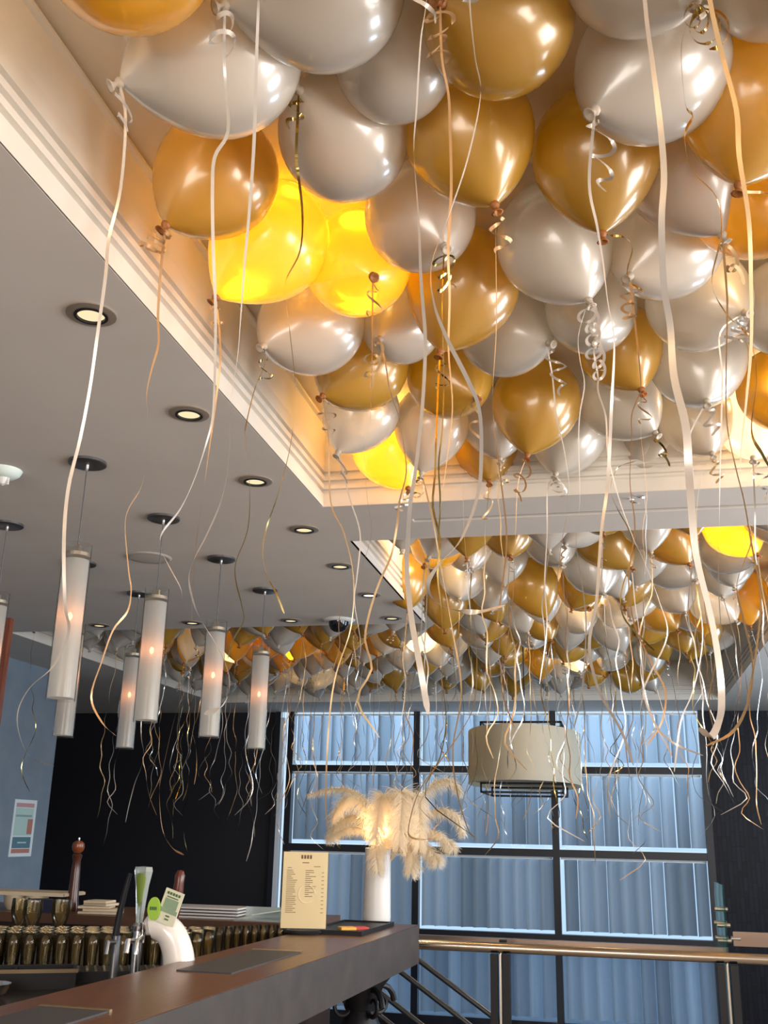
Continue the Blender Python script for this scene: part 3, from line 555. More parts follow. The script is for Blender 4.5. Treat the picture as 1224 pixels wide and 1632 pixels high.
["white",[-2.127,7.602,2.876],[-2.162,7.634,2.702],0.131,2,"small white balloon above the left window edge, second from left, middle rows, far recess"],
["white",[-1.831,7.644,2.918],[-1.839,7.589,2.743],0.133,2,"small white balloon above the feather vase, first from left, middle rows, far recess"],
["white",[-1.561,7.648,2.864],[-1.51,7.626,2.683],0.137,2,"small white balloon above the feather vase, third from left, middle rows, far recess"],
["white",[-1.272,7.613,2.872],[-1.233,7.545,2.703],0.135,2,"small white balloon above the first window mullion, first from left, middle rows, far recess"],
["gold",[-3.484,7.913,2.89],[-3.426,7.828,2.742],0.13,2,"small gold balloon above second pendant, second from left, middle rows, far recess"],
["white",[-3.177,7.886,2.892],[-3.148,7.85,2.715],0.132,2,"small white balloon above third pendant, first from left, middle rows, far recess"],
["gold",[-2.877,7.873,2.906],[-2.956,7.841,2.726],0.144,2,"small gold balloon right of the fourth pendant, first from left, middle rows, far recess"],
["white",[-2.615,7.882,2.907],[-2.555,7.946,2.734],0.14,2,"small white balloon right of the fourth pendant, second from left, middle rows, far recess"],
["white",[-2.317,7.897,2.894],[-2.349,7.942,2.709],0.14,2,"small white balloon above the left window edge, first from left, middle rows, far recess"],
["gold",[-2.011,7.862,2.909],[-1.952,7.805,2.752],0.128,2,"small gold balloon above the left window edge, second from left, middle rows, far recess"],
["white",[-1.716,7.897,2.872],[-1.758,7.922,2.703],0.127,2,"small white balloon above the feather vase, second from left, middle rows, far recess"],
["gold",[-1.409,7.908,2.862],[-1.434,7.974,2.686],0.137,2,"small gold balloon above the feather vase, second from left, middle rows, far recess"],
["white",[-3.624,8.136,2.886],[-3.599,8.173,2.697],0.141,2,"small white balloon above second pendant, rear rows, far recess"],
["gold",[-3.308,8.124,2.91],[-3.372,8.125,2.739],0.132,2,"small gold balloon above third pendant, rear rows, far recess"],
["gold",[-3.038,8.149,2.873],[-3.064,8.187,2.703],0.127,2,"small gold balloon right of the fourth pendant, first from left, rear rows, far recess"],
["gold",[-2.749,8.124,2.896],[-2.701,8.037,2.748],0.129,2,"small gold balloon right of the fourth pendant, third from left, rear rows, far recess"],
["white",[-2.464,8.163,2.865],[-2.496,8.084,2.707],0.13,2,"small white balloon above the left window edge, second from left, rear rows, far recess"],
["white",[-2.153,8.172,2.902],[-2.141,8.168,2.717],0.134,2,"small white balloon above the left window edge, seventh from left, rear rows, far recess"],
["gold",[-1.867,8.127,2.92],[-1.872,8.031,2.757],0.137,2,"small gold balloon above the feather vase, first from left, middle rows, far recess"],
["white",[-1.537,8.132,2.896],[-1.602,8.054,2.75],0.129,2,"small white balloon above the feather vase, fourth from left, middle rows, far recess"],
["white",[-1.276,8.147,2.895],[-1.289,8.174,2.719],0.129,2,"small white balloon above the first window mullion, second from left, middle rows, far recess"],
["white",[-3.482,8.416,2.907],[-3.545,8.342,2.748],0.135,2,"small white balloon above third pendant, second from left, rear rows, far recess"],
["white",[-3.174,8.405,2.902],[-3.196,8.432,2.721],0.133,2,"small white balloon above third pendant, fifth from left, rear rows, far recess"],
["white",[-2.903,8.384,2.882],[-2.982,8.337,2.706],0.144,2,"small white balloon right of the fourth pendant, third from left, rear rows, far recess"],
["white",[-1.994,8.425,2.89],[-1.916,8.477,2.717],0.143,2,"small white balloon above the feather vase, first from left, rear rows, far recess"],
["white",[-1.405,8.426,2.9],[-1.431,8.489,2.728],0.134,2,"small white balloon above the first window mullion, second from left, rear rows, far recess"],
["white",[-3.618,8.682,2.882],[-3.674,8.696,2.698],0.14,2,"small white balloon above third pendant, first from left, rear rows, far recess"],
["gold",[-3.012,8.692,2.892],[-3.085,8.712,2.712],0.141,2,"small gold balloon right of the fourth pendant, second from left, rear rows, far recess"],
["white",[-2.717,8.678,2.891],[-2.636,8.671,2.729],0.131,2,"small white balloon above the left window edge, first from left, rear rows, far recess"],
["white",[-2.463,8.641,2.871],[-2.532,8.627,2.685],0.144,2,"small white balloon above the left window edge, fifth from left, rear rows, far recess"],
["white",[-2.157,8.657,2.873],[-2.146,8.59,2.697],0.136,2,"small white balloon above the left window edge, ninth from left, rear rows, far recess"],
["gold",[-1.85,8.682,2.875],[-1.814,8.712,2.685],0.142,2,"small gold balloon above the feather vase, second from left, rear rows, far recess"],
["white",[-1.261,8.667,2.902],[-1.338,8.703,2.74],0.133,2,"small white balloon above the first window mullion, third from left, rear rows, far recess"],
["white",[-3.459,8.923,2.913],[-3.417,8.838,2.761],0.13,2,"small white balloon above third pendant, fourth from left, rear rows, far recess"],
["white",[-3.168,8.945,2.877],[-3.102,8.944,2.712],0.129,2,"small white balloon right of the fourth pendant, second from left, rear rows, far recess"],
["white",[-2.58,8.941,2.913],[-2.53,8.954,2.739],0.132,2,"small white balloon above the left window edge, fourth from left, rear rows, far recess"],
["white",[-2.287,8.926,2.867],[-2.281,8.873,2.679],0.142,2,"small white balloon above the left window edge, eighth from left, rear rows, far recess"],
["gold",[-2.024,8.914,2.895],[-2.104,8.969,2.729],0.14,2,"small gold balloon above the feather vase, first from left, rear rows, far recess"],
["white",[-1.71,8.904,2.883],[-1.763,8.822,2.711],0.143,2,"small white balloon above the feather vase, fourth from left, rear rows, far recess"],
["gold",[-1.39,8.932,2.891],[-1.399,8.901,2.708],0.134,2,"small gold balloon above the first window mullion, first from left, rear rows, far recess"],
["gold",[-1.134,8.924,2.864],[-1.072,8.846,2.699],0.14,2,"small gold balloon above the first window mullion, second from left, rear rows, far recess"],
["white",[-3.598,9.221,2.879],[-3.637,9.232,2.689],0.141,2,"small white balloon above third pendant, third from left, rear rows, far recess"],
["white",[-3.34,9.182,2.894],[-3.326,9.151,2.711],0.135,2,"small white balloon right of the fourth pendant, first from left, rear rows, far recess"],
["white",[-3.02,9.199,2.909],[-3.055,9.13,2.748],0.129,2,"small white balloon right of the fourth pendant, fourth from left, rear rows, far recess"],
["white",[-2.714,9.218,2.883],[-2.664,9.263,2.698],0.143,2,"small white balloon above the left window edge, third from left, rear rows, far recess"],
["white",[-2.469,9.184,2.875],[-2.4,9.127,2.71],0.136,2,"small white balloon above the left window edge, sixth from left, rear rows, far recess"],
["white",[-2.166,9.211,2.879],[-2.244,9.207,2.707],0.137,2,"small white balloon above the feather vase, second from left, rear rows, far recess"],
["white",[-1.864,9.17,2.896],[-1.909,9.165,2.724],0.129,2,"small white balloon above the feather vase, third from left, rear rows, far recess"],
["white",[-1.562,9.171,2.873],[-1.616,9.208,2.702],0.133,2,"small white balloon above the first window mullion, first from left, rear rows, far recess"],
["white",[-1.269,9.222,2.892],[-1.311,9.265,2.716],0.135,2,"small white balloon above the first window mullion, fourth from left, rear rows, far recess"]]
RIBBONS = [
["a2","pearl",0.007,[[0.0,0.0,0.0],[0.02,0.0,-0.079],[0.015,0.019,-0.206],[0.009,0.01,-0.311],[0.025,-0.014,-0.399],[0.025,-0.018,-0.515],[0.01,0.004,-0.592],[-0.006,0.02,-0.672],[-0.008,0.006,-0.76],[0.009,-0.017,-0.852],[0.022,-0.015,-0.949],[0.02,0.008,-0.987],[-0.005,0.02,-1.035],[-0.028,0.002,-1.069],[-0.03,-0.019,-1.105],[-0.028,-0.012,-1.138],[-0.02,0.012,-1.169],[0.015,0.019,-1.181]]],
["a12","peach",0.007,[[0.0,0.0,0.0],[-0.001,0.0,-0.11],[-0.007,0.019,-0.203],[0.005,0.01,-0.279],[0.008,-0.014,-0.347],[0.004,-0.018,-0.403],[-0.001,0.004,-0.438],[-0.001,0.02,-0.521],[0.0,0.006,-0.595],[-0.01,-0.017,-0.646],[-0.015,-0.015,-0.684],[-0.01,0.008,-0.766],[-0.007,0.02,-0.801],[-0.001,0.002,-0.847],[-0.016,-0.019,-0.887],[-0.036,-0.012,-0.944],[-0.063,0.012,-1.007],[-0.039,0.019,-1.054],[0.002,-0.002,-1.08]]],
["a13","peach",0.007,[[0.0,0.0,0.0],[0.022,0.0,-0.152],[0.011,0.019,-0.276],[0.007,0.01,-0.413],[0.012,-0.014,-0.519],[0.006,-0.018,-0.63],[-0.003,0.004,-0.732],[-0.006,0.02,-0.798],[0.004,0.006,-0.915],[-0.011,-0.017,-1.008],[-0.029,-0.015,-1.114],[-0.043,0.008,-1.156],[-0.035,0.02,-1.231],[-0.002,0.002,-1.268],[0.034,-0.019,-1.281]]],
["a3","pearl",0.007,[[0.0,0.0,0.0],[0.006,0.0,-0.103],[0.005,0.019,-0.149],[0.019,0.01,-0.243],[0.011,-0.014,-0.307],[0.013,-0.018,-0.367],[0.013,0.004,-0.463],[0.017,0.02,-0.551],[0.029,0.006,-0.648],[0.042,-0.017,-0.743],[0.034,-0.015,-0.789],[0.01,0.008,-0.833],[-0.013,0.02,-0.871],[-0.028,0.002,-0.909],[-0.018,-0.019,-0.938],[-0.006,-0.012,-0.963],[0.003,0.012,-0.989],[0.002,0.019,-1.008]]],
["x1","pearl",0.008,[[0.0,0.0,0.0],[0.0,0.0,-0.08],[-0.004,0.019,-0.188],[0.005,0.01,-0.34],[0.015,-0.014,-0.483],[0.015,-0.018,-0.581],[0.006,0.004,-0.661],[-0.001,0.02,-0.714],[-0.001,0.006,-0.794],[0.012,-0.017,-0.882],[0.005,-0.015,-0.942],[-0.022,0.008,-0.984],[-0.045,0.02,-1.02],[-0.041,0.002,-1.051],[-0.021,-0.019,-1.091],[-0.01,-0.012,-1.114],[0.003,0.012,-1.141],[0.018,0.019,-1.175],[0.028,-0.002,-1.205],[0.025,-0.02,-1.225],[-0.001,-0.008,-1.231]]],
["a11","metal",0.007,[[0.0,0.0,0.0],[0.002,-0.0,-0.146],[0.001,0.019,-0.174],[0.017,0.01,-0.272],[0.024,-0.014,-0.368],[0.001,-0.018,-0.431],[-0.001,0.004,-0.47],[0.0,0.02,-0.502],[0.019,0.006,-0.602],[0.03,-0.017,-0.653],[0.026,-0.015,-0.742],[0.0,0.008,-0.825],[-0.021,0.02,-0.879],[-0.019,0.002,-0.928],[-0.003,-0.019,-0.971],[0.013,-0.012,-1.002],[0.021,0.012,-1.031]]],
["x2","pearl",0.009,[[0.0,0.0,0.0],[0.0,0.0,-0.08],[-0.011,0.019,-0.13],[-0.014,0.01,-0.25],[-0.012,-0.014,-0.333],[-0.004,-0.018,-0.439],[-0.004,0.004,-0.515],[-0.001,0.02,-0.588],[-0.001,0.006,-0.68],[-0.004,-0.017,-0.77],[-0.01,-0.015,-0.81],[-0.017,0.008,-0.847],[-0.02,0.02,-0.879],[-0.011,0.002,-0.938],[0.004,-0.019,-1.0],[0.012,-0.012,-1.049]]],
["x3","pearl",0.009,[[0.0,0.0,0.0],[0.0,0.0,-0.128],[0.004,0.019,-0.202],[0.012,0.01,-0.269],[-0.001,-0.014,-0.378],[-0.023,-0.018,-0.457],[-0.048,0.004,-0.509],[-0.048,0.02,-0.552],[-0.03,0.006,-0.608],[-0.003,-0.017,-0.673],[0.01,-0.015,-0.711],[0.009,0.008,-0.757],[0.003,0.02,-0.799],[-0.013,0.002,-0.854],[-0.034,-0.019,-0.887],[-0.047,-0.012,-0.909],[-0.037,0.012,-0.924],[-0.002,0.019,-0.931],[0.034,-0.002,-0.929]]],
["a14","peach",0.006,[[0.0,0.0,0.0],[0.002,0.0,-0.118],[-0.001,0.019,-0.195],[0.001,0.01,-0.363],[-0.006,-0.014,-0.442],[0.005,-0.018,-0.564],[0.012,0.004,-0.645],[-0.014,0.02,-0.719],[-0.041,0.006,-0.778],[-0.05,-0.017,-0.846],[-0.047,-0.015,-0.9],[-0.069,0.008,-0.956]]],
["a5","pearl",0.007,[[0.0,0.0,0.0],[-0.016,0.0,-0.149],[-0.006,0.019,-0.227],[0.001,0.01,-0.308],[0.005,-0.014,-0.396],[0.012,-0.018,-0.47],[0.003,0.004,-0.573],[-0.009,0.02,-0.701],[-0.023,0.006,-0.791],[-0.034,-0.017,-0.901],[-0.048,-0.015,-0.973],[-0.037,0.008,-1.036],[-0.007,0.02,-1.095],[0.008,0.002,-1.146]]],
["a6","metal",0.008,[[0.0,0.0,0.0],[-0.025,0.0,-0.068],[-0.025,0.019,-0.167],[-0.016,0.01,-0.199],[-0.033,-0.014,-0.25],[-0.028,-0.018,-0.315],[0.007,0.004,-0.354],[0.011,0.02,-0.409],[-0.01,0.006,-0.495],[0.003,-0.017,-0.56],[0.021,-0.015,-0.583],[0.037,0.008,-0.597],[0.041,0.02,-0.648],[0.025,0.002,-0.733],[0.033,-0.019,-0.777],[0.047,-0.012,-0.807]]],
["x4","pearl",0.01,[[0.0,0.0,0.0],[0.0,0.0,-0.216],[0.005,0.019,-0.291],[0.008,0.01,-0.386],[0.006,-0.014,-0.47],[0.0,-0.018,-0.527],[-0.001,0.004,-0.59],[0.004,0.02,-0.635],[0.003,0.006,-0.7],[0.009,-0.017,-0.765],[0.009,-0.015,-0.81],[0.011,0.008,-0.837],[0.013,0.02,-0.888],[0.021,0.002,-0.956],[0.023,-0.019,-1.009],[0.023,-0.012,-1.039],[0.022,0.012,-1.052],[0.014,0.019,-1.067],[0.003,-0.002,-1.06]]],
["x5","tan",0.009,[[0.0,0.0,0.0],[0.0,0.0,-0.091],[0.012,0.019,-0.168],[0.021,0.01,-0.261],[0.015,-0.014,-0.35],[0.018,-0.018,-0.442],[0.017,0.004,-0.516],[0.013,0.02,-0.589],[-0.001,0.006,-0.67],[-0.017,-0.017,-0.755],[-0.015,-0.015,-0.814],[-0.009,0.008,-0.838],[-0.027,0.02,-0.884],[-0.026,0.002,-0.927],[-0.023,-0.019,-0.975],[-0.028,-0.012,-1.014],[-0.044,0.012,-1.047],[-0.074,0.019,-1.063]]],
["a15","metal",0.006,[[0.0,0.0,0.0],[-0.005,0.0,-0.123],[-0.006,0.019,-0.221],[-0.002,0.01,-0.316],[-0.001,-0.014,-0.443],[-0.008,-0.018,-0.528],[-0.008,0.004,-0.604],[-0.015,0.02,-0.68]]],
["a17","pearl",0.006,[[0.0,0.0,0.0],[-0.026,0.0,-0.089],[-0.025,0.019,-0.145],[-0.017,0.01,-0.209],[-0.03,-0.014,-0.294],[-0.035,-0.018,-0.365],[-0.038,0.004,-0.497],[-0.05,0.02,-0.582],[-0.036,0.006,-0.731],[-0.037,-0.017,-0.818],[-0.05,-0.015,-0.926],[-0.068,0.008,-0.991]]],
["a19","pearl",0.006,[[0.0,0.0,0.0],[-0.004,0.0,-0.042],[0.003,0.019,-0.098],[0.002,0.01,-0.147],[0.018,-0.014,-0.229],[0.019,-0.018,-0.331],[0.039,0.004,-0.438],[0.072,0.02,-0.55],[0.093,0.006,-0.61],[0.123,-0.017,-0.72],[0.136,-0.015,-0.801],[0.089,0.008,-0.894],[0.076,0.02,-0.935],[0.101,0.002,-1.015],[0.142,-0.019,-1.056],[0.198,-0.012,-1.079]]],
["a24","tan",0.007,[[0.0,0.0,0.0],[-0.046,0.0,-0.05],[-0.061,0.019,-0.136],[-0.048,0.01,-0.249],[-0.039,-0.014,-0.337],[-0.035,-0.018,-0.44],[-0.024,0.004,-0.604],[-0.007,0.02,-0.752],[-0.01,0.006,-0.913],[-0.044,-0.017,-1.0],[-0.107,-0.015,-1.086],[-0.167,0.008,-1.164],[-0.196,0.02,-1.252],[-0.187,0.002,-1.283],[-0.14,-0.019,-1.288],[-0.108,-0.012,-1.275]]],
["a20","pearl",0.006,[[0.0,0.0,0.0],[-0.063,0.0,-0.051],[-0.065,0.019,-0.157],[-0.08,0.01,-0.313],[-0.096,-0.014,-0.456],[-0.108,-0.018,-0.586],[-0.117,0.004,-0.723],[-0.114,0.02,-0.842],[-0.091,0.006,-0.964],[-0.116,-0.017,-1.041],[-0.143,-0.015,-1.123],[-0.133,0.008,-1.162]]],
["a41","tan",0.007,[[0.0,0.0,0.0],[-0.001,0.0,-0.131],[-0.002,0.019,-0.183],[-0.017,0.01,-0.335],[-0.026,-0.014,-0.449],[-0.017,-0.018,-0.544],[-0.004,0.004,-0.608],[0.005,0.02,-0.695],[0.011,0.006,-0.8],[-0.01,-0.017,-0.913],[-0.034,-0.015,-1.007]]],
["a25","pearl",0.006,[[0.0,0.0,0.0],[-0.001,0.0,-0.037],[0.007,0.019,-0.1],[0.014,0.01,-0.219],[0.033,-0.014,-0.328],[0.042,-0.018,-0.458],[0.018,0.004,-0.567],[0.001,0.02,-0.68],[-0.013,0.006,-0.812],[-0.031,-0.017,-0.897]]],
["a9","peach",0.006,[[0.0,0.0,0.0],[0.001,0.0,-0.106],[-0.002,0.019,-0.268],[-0.01,0.01,-0.414],[-0.002,-0.014,-0.523],[0.008,-0.018,-0.616],[0.013,0.004,-0.706],[0.001,0.02,-0.796],[-0.01,0.006,-0.878]]],
["a27","peach",0.006,[[0.0,0.0,0.0],[-0.031,0.0,-0.075],[-0.035,0.019,-0.145],[-0.047,0.01,-0.283],[-0.041,-0.014,-0.421],[-0.065,-0.018,-0.565],[-0.058,0.004,-0.683],[-0.021,0.02,-0.785],[0.014,0.006,-0.871],[-0.0,-0.017,-0.956],[-0.044,-0.015,-1.02]]],
["a36","metal",0.007,[[0.0,0.0,0.0],[-0.048,0.0,-0.084],[-0.122,0.019,-0.105],[-0.15,0.01,-0.183],[-0.13,-0.014,-0.261],[-0.1,-0.018,-0.331],[-0.092,0.004,-0.397],[-0.133,0.02,-0.523],[-0.129,0.006,-0.604],[-0.08,-0.017,-0.674],[-0.044,-0.015,-0.713]]],
["a21","metal",0.006,[[0.0,0.0,0.0],[0.006,0.0,-0.053],[-0.025,0.019,-0.115],[-0.04,0.01,-0.224],[-0.03,-0.014,-0.273],[-0.008,-0.018,-0.406],[-0.014,0.004,-0.514],[-0.046,0.02,-0.595],[-0.038,0.006,-0.648],[-0.01,-0.017,-0.715],[-0.003,-0.015,-0.757],[-0.035,0.008,-0.799],[-0.051,0.02,-0.844]]],
["a22","tan",0.006,[[0.0,0.0,0.0],[0.023,0.0,-0.145],[0.032,0.019,-0.331],[0.078,0.01,-0.431],[0.116,-0.014,-0.568],[0.114,-0.018,-0.711],[0.07,0.004,-0.837],[0.051,0.02,-0.963],[0.053,0.006,-1.159],[0.07,-0.017,-1.256]]],
["a32","tan",0.007,[[0.0,0.0,0.0],[0.042,0.0,-0.178],[0.066,0.019,-0.331],[0.107,0.01,-0.552],[0.142,-0.014,-0.765],[0.115,-0.018,-0.946],[0.122,0.004,-1.072],[0.154,0.02,-1.19],[0.181,0.006,-1.227]]],
["a30","pearl",0.006,[[0.0,0.0,0.0],[0.042,0.0,-0.158],[0.08,0.019,-0.286],[0.076,0.01,-0.433],[0.076,-0.014,-0.525],[0.102,-0.018,-0.67],[0.086,0.004,-0.786],[0.12,0.02,-0.921]]],
["a26","peach",0.006,[[0.0,0.0,0.0],[-0.032,0.0,-0.097],[-0.045,0.019,-0.26],[-0.056,0.01,-0.468],[-0.075,-0.014,-0.631],[-0.092,-0.018,-0.766],[-0.058,0.004,-0.877]]],
["a28","pearl",0.006,[[0.0,0.0,0.0],[-0.057,0.0,-0.113],[-0.051,0.019,-0.222],[-0.072,0.01,-0.392],[-0.065,-0.014,-0.56],[-0.062,-0.018,-0.699],[-0.094,0.004,-0.83],[-0.13,0.02,-0.911],[-0.156,0.006,-1.042]]],
["a10","metal",0.006,[[0.0,0.0,0.0],[0.019,0.0,-0.007],[0.045,0.019,-0.002],[0.06,0.01,-0.035],[0.046,-0.014,-0.1],[0.051,-0.018,-0.132],[0.075,0.004,-0.143],[0.056,0.02,-0.157]]],
["a7","tan",0.007,[[0.0,0.0,0.0],[0.006,0.0,-0.015],[0.043,0.019,-0.009],[0.063,0.01,-0.025]]],
["a4","peach",0.006,[[0.0,0.0,0.0],[0.003,0.0,-0.11],[0.011,0.019,-0.169],[0.015,0.01,-0.238],[0.021,-0.014,-0.372],[0.017,-0.018,-0.484],[0.016,0.004,-0.546],[0.012,0.02,-0.632],[0.02,0.006,-0.729],[0.015,-0.017,-0.825],[0.004,-0.015,-0.906],[-0.008,0.008,-0.962]]],
["a35","pearl",0.006,[[0.0,0.0,0.0],[-0.03,0.0,-0.056],[-0.037,0.019,-0.212],[-0.05,0.01,-0.394],[-0.045,-0.014,-0.552],[-0.074,-0.018,-0.742]]],
["a38","tan",0.006,[[0.0,0.0,0.0],[-0.04,0.0,-0.081],[-0.065,0.019,-0.228],[-0.06,0.01,-0.382],[-0.061,-0.014,-0.555],[-0.043,-0.018,-0.697],[-0.07,0.004,-0.831],[-0.05,0.02,-0.965]]]]
FEATHERS = [
[[[-1.105,4.95,1.3],[-1.059,4.95,1.435],[-1.12,4.963,1.582],[-1.219,4.975,1.686],[-1.333,4.987,1.708],[-1.473,5.0,1.677]],0.03,"ostrich feather arching furthest left with a thin curled tip"],
[[[-1.105,4.95,1.3],[-1.059,4.95,1.435],[-1.136,4.925,1.581],[-1.215,4.9,1.659],[-1.27,4.875,1.641],[-1.307,4.85,1.562]],0.055,"broad upper left ostrich feather drooping in front"],
[[[-1.105,4.95,1.3],[-1.058,4.95,1.426],[-1.152,4.975,1.538],[-1.247,5.0,1.58],[-1.321,5.025,1.55],[-1.367,5.05,1.485]],0.045,"middle left ostrich feather"],
[[[-1.105,4.95,1.3],[-1.058,4.95,1.418],[-1.131,4.913,1.495],[-1.205,4.875,1.528],[-1.271,4.838,1.503],[-1.314,4.8,1.469]],0.035,"lowest left ostrich feather, curling nearly flat"],
[[[-1.105,4.95,1.3],[-1.046,4.95,1.435],[-1.069,4.9,1.581],[-1.06,4.85,1.671],[-1.072,4.8,1.607],[-1.075,4.75,1.482]],0.06,"centre left ostrich feather folding over the vase"],
[[[-1.105,4.95,1.3],[-1.028,4.95,1.435],[-1.008,4.895,1.611],[-0.974,4.84,1.689],[-0.962,4.785,1.609],[-0.96,4.73,1.458]],0.07,"tallest centre ostrich feather folding towards the viewer"],
[[[-1.105,4.95,1.3],[-1.01,4.95,1.436],[-0.949,4.905,1.584],[-0.906,4.86,1.673],[-0.885,4.815,1.597],[-0.875,4.77,1.446]],0.06,"centre right ostrich feather folding over"],
[[[-1.105,4.95,1.3],[-1.01,4.95,1.441],[-0.936,4.963,1.614],[-0.848,4.975,1.731],[-0.765,4.987,1.753],[-0.718,5.0,1.699]],0.045,"ostrich feather rising highest to the right"],
[[[-1.105,4.95,1.3],[-1.004,4.95,1.436],[-0.907,4.938,1.571],[-0.809,4.925,1.615],[-0.727,4.913,1.593],[-0.693,4.9,1.51]],0.04,"middle right ostrich feather with a hooked tip"],
[[[-1.105,4.95,1.3],[-0.998,4.95,1.43],[-0.902,4.913,1.514],[-0.815,4.875,1.515],[-0.759,4.838,1.475],[-0.725,4.8,1.444]],0.04,"lower right ostrich feather spreading towards the rail"],
[[[-1.105,4.95,1.3],[-1.01,4.95,1.425],[-0.938,4.9,1.499],[-0.866,4.85,1.459],[-0.816,4.8,1.415],[-0.785,4.75,1.389]],0.045,"lowest right ostrich feather, tattered end hanging"],
[[[-1.105,4.95,1.3],[-1.046,4.95,1.424],[-1.067,4.9,1.483],[-1.082,4.85,1.454],[-1.079,4.8,1.4],[-1.06,4.75,1.339]],0.045,"short ostrich feather hanging down the front of the vase"],
[[[-1.105,4.95,1.3],[-1.022,4.95,1.424],[-0.983,4.9,1.484],[-0.937,4.85,1.444],[-0.909,4.8,1.391],[-0.907,4.75,1.338]],0.045,"short ostrich feather hanging down the right of the vase"]]


# ---------------------------------------------------------------- balloons
def skin_mesh(mat_, n=36, m=26):
    prof = []
    for i in range(m + 1):
        t = i / m
        if t < .45:
            a = t / .45 * H; prof.append((math.sin(a), math.cos(a) * 1.03))
        else:
            u = (t - .45) / .55; s = math.sin(u * H) * 1.0; s = u ** .85 if False else s
            z = -1.36 * (1 - math.cos(u * H)) ** 1.0 if False else -1.36 * s
            r = max(.03, (1 - s ** 1.9) ** .88)
            prof.append((r, z))
    mb = MB(); mb.lathe(prof, n, caps=False); return smooth_me(mb.mesh('balloon_skin', mat_))
SK = {k: skin_mesh(v) for k, v in SKIN.items()}
SK2 = {k: skin_mesh(v, 24, 16) for k, v in SKIN.items()}
KN = {}
for k, v in KNOT.items():
    mb = MB(); mb.lathe([(.0045, .010), (.009, .006), (.011, 0), (.009, -.005), (.005, -.008), (.006, -.012), (.012, -.018), (.013, -.020), (.009, -.019), (.0, -.014)], 10, caps=False); KN[k] = smooth_me(mb.mesh('knot', v))
def curl_mesh(col, seed, w=.006):
    rnd = random.Random(seed); turns = rnd.uniform(1.5, 3.6); n = int(turns * 9); r0 = rnd.uniform(.009, .017); Lc = rnd.uniform(.05, .13); pts = []
    sx, sy = rnd.uniform(-.03, .03), rnd.uniform(-.02, .02)
    for i in range(n):
        t = i / (n - 1); a = t * turns * 2 * math.pi + seed
        r = r0 * min(1, t * 5) * (1 + .35 * math.sin(t * 7 + seed))
        pts.append((r * math.cos(a) + sx * t + .004, r * math.sin(a) + sy * t, -.006 - Lc * t + .01 * math.sin(a)))
    return smooth_me(strip(pts, w, seed * .7, .5, True, .1, 3).mesh('ribbon_curl', RIB[col]))
CURL = {c: [curl_mesh(c, s) for s in range(6)] for c in RIB}
def hang_mesh(col, seed, L=1.1, w=.0055, kink=.02):
    rnd = random.Random(seed * 7 + 1); n = 15; pts = [(0, 0, 0)]; x = y = 0; a1, a2 = rnd.uniform(0, 6), rnd.uniform(0, 6); A = rnd.uniform(.01, .035)
    for i in range(1, n):
        t = i / (n - 1)
        x = A * math.sin(t * rnd.uniform(5, 8) + a1) - A * math.sin(a1) + rnd.uniform(-kink, kink) * t
        y = A * math.sin(t * 6 + a2) - A * math.sin(a2) + rnd.uniform(-kink, kink) * t
        if t > .82: x += (t - .82) * rnd.uniform(-.6, .6); y += (t - .82) * rnd.uniform(-.4, .4)
        pts.append((x, y, -L * t))
    return smooth_me(strip(pts, w, rnd.uniform(0, 6), 2.2, True, 1.2, 3).mesh('ribbon', RIB[col]))
HANG = {c: [hang_mesh(c, s, 1.12 + .06 * (s % 5), .0055, .02) for s in range(7)] for c in RIB}
HANGK = {c: [hang_mesh(c, s + 20, 1.05 + .06 * (s % 6), .0052, .04) for s in range(7)] for c in RIB}
RDICT = {r[0]: r for r in RIBBONS}
def balloon(col, C, K, R, label, group, own=None, fine=True, i=0, grp0=False):
    rnd = random.Random(hash((C[0], C[1])) & 0xffff if False else int(C[0] * 977 + C[1] * 613 + i))
    root = thing('balloon', K, label, 'balloon', group)
    ax = (Vector(C) - Vector(K)); L = ax.length; q = Vector((0, 0, 1)).rotation_difference(ax.normalized())
    s = link('balloon_skin', (SK if fine else SK2)[col], root, ax); s.rotation_mode = 'QUATERNION'; s.rotation_quaternion = q
    sc = R; s.scale = (sc, sc, L / 1.36); s['label'] = ('gold' if col == 'gold' else 'pearl white') + ' translucent rubber skin'
    k = link('knot', KN[col], root); k.rotation_mode = 'QUATERNION'; k.rotation_quaternion = q
    if own in RDICT:
        _, rc, w_, pts = RDICT[own]
        link('ribbon', smooth_me(strip(pts, w_ * .78, rnd.uniform(0, 3), 1.3).mesh('ribbon', RIB[rc])), root)
    elif own in ('a1', 'a43', 'a47', 'a6', 'a31'): rc = 'pearl'
    else:
        rc = rnd.choice(['pearl', 'pearl', 'silver', 'peach', 'metal', 'tan'])
        far_ = C[1] > 5.8
        if grp0 or (own is None and rnd.random() < .35): return root
        me = rnd.choice((HANGK if far_ else HANG)[rc])
        o = link('ribbon', me, root); o.rotation_euler.z = rnd.uniform(0, 6.28)
        o.scale.z = rnd.uniform(.78, 1.05)
    if own is None or (fine and own not in ('a10', 'a7')) :
        if own is None and rnd.random() < .5: return root
        c = link('ribbon_curl', rnd.choice(CURL[rc]), root); c.rotation_euler.z = rnd.uniform(0, 6.28)
        if own and own[0] == 'a': c.scale = (1.25,) * 3
    return root
for i, (own, col, C, K, R, lab, grp) in enumerate(BALLOONS):
    balloon(col, C, K, R, lab, grp, own, own[0] != 'c', i)
FG = ['half hidden balloons in the near ceiling recess', 'balloons crowded in the second ceiling recess', 'balloons crowded in the far left ceiling recess']
for i, (col, C, K, R, g, lab) in enumerate(FILLERS):
    balloon(col, C, K, R, lab, FG[g], None, False, 1000 + i, g == 0)

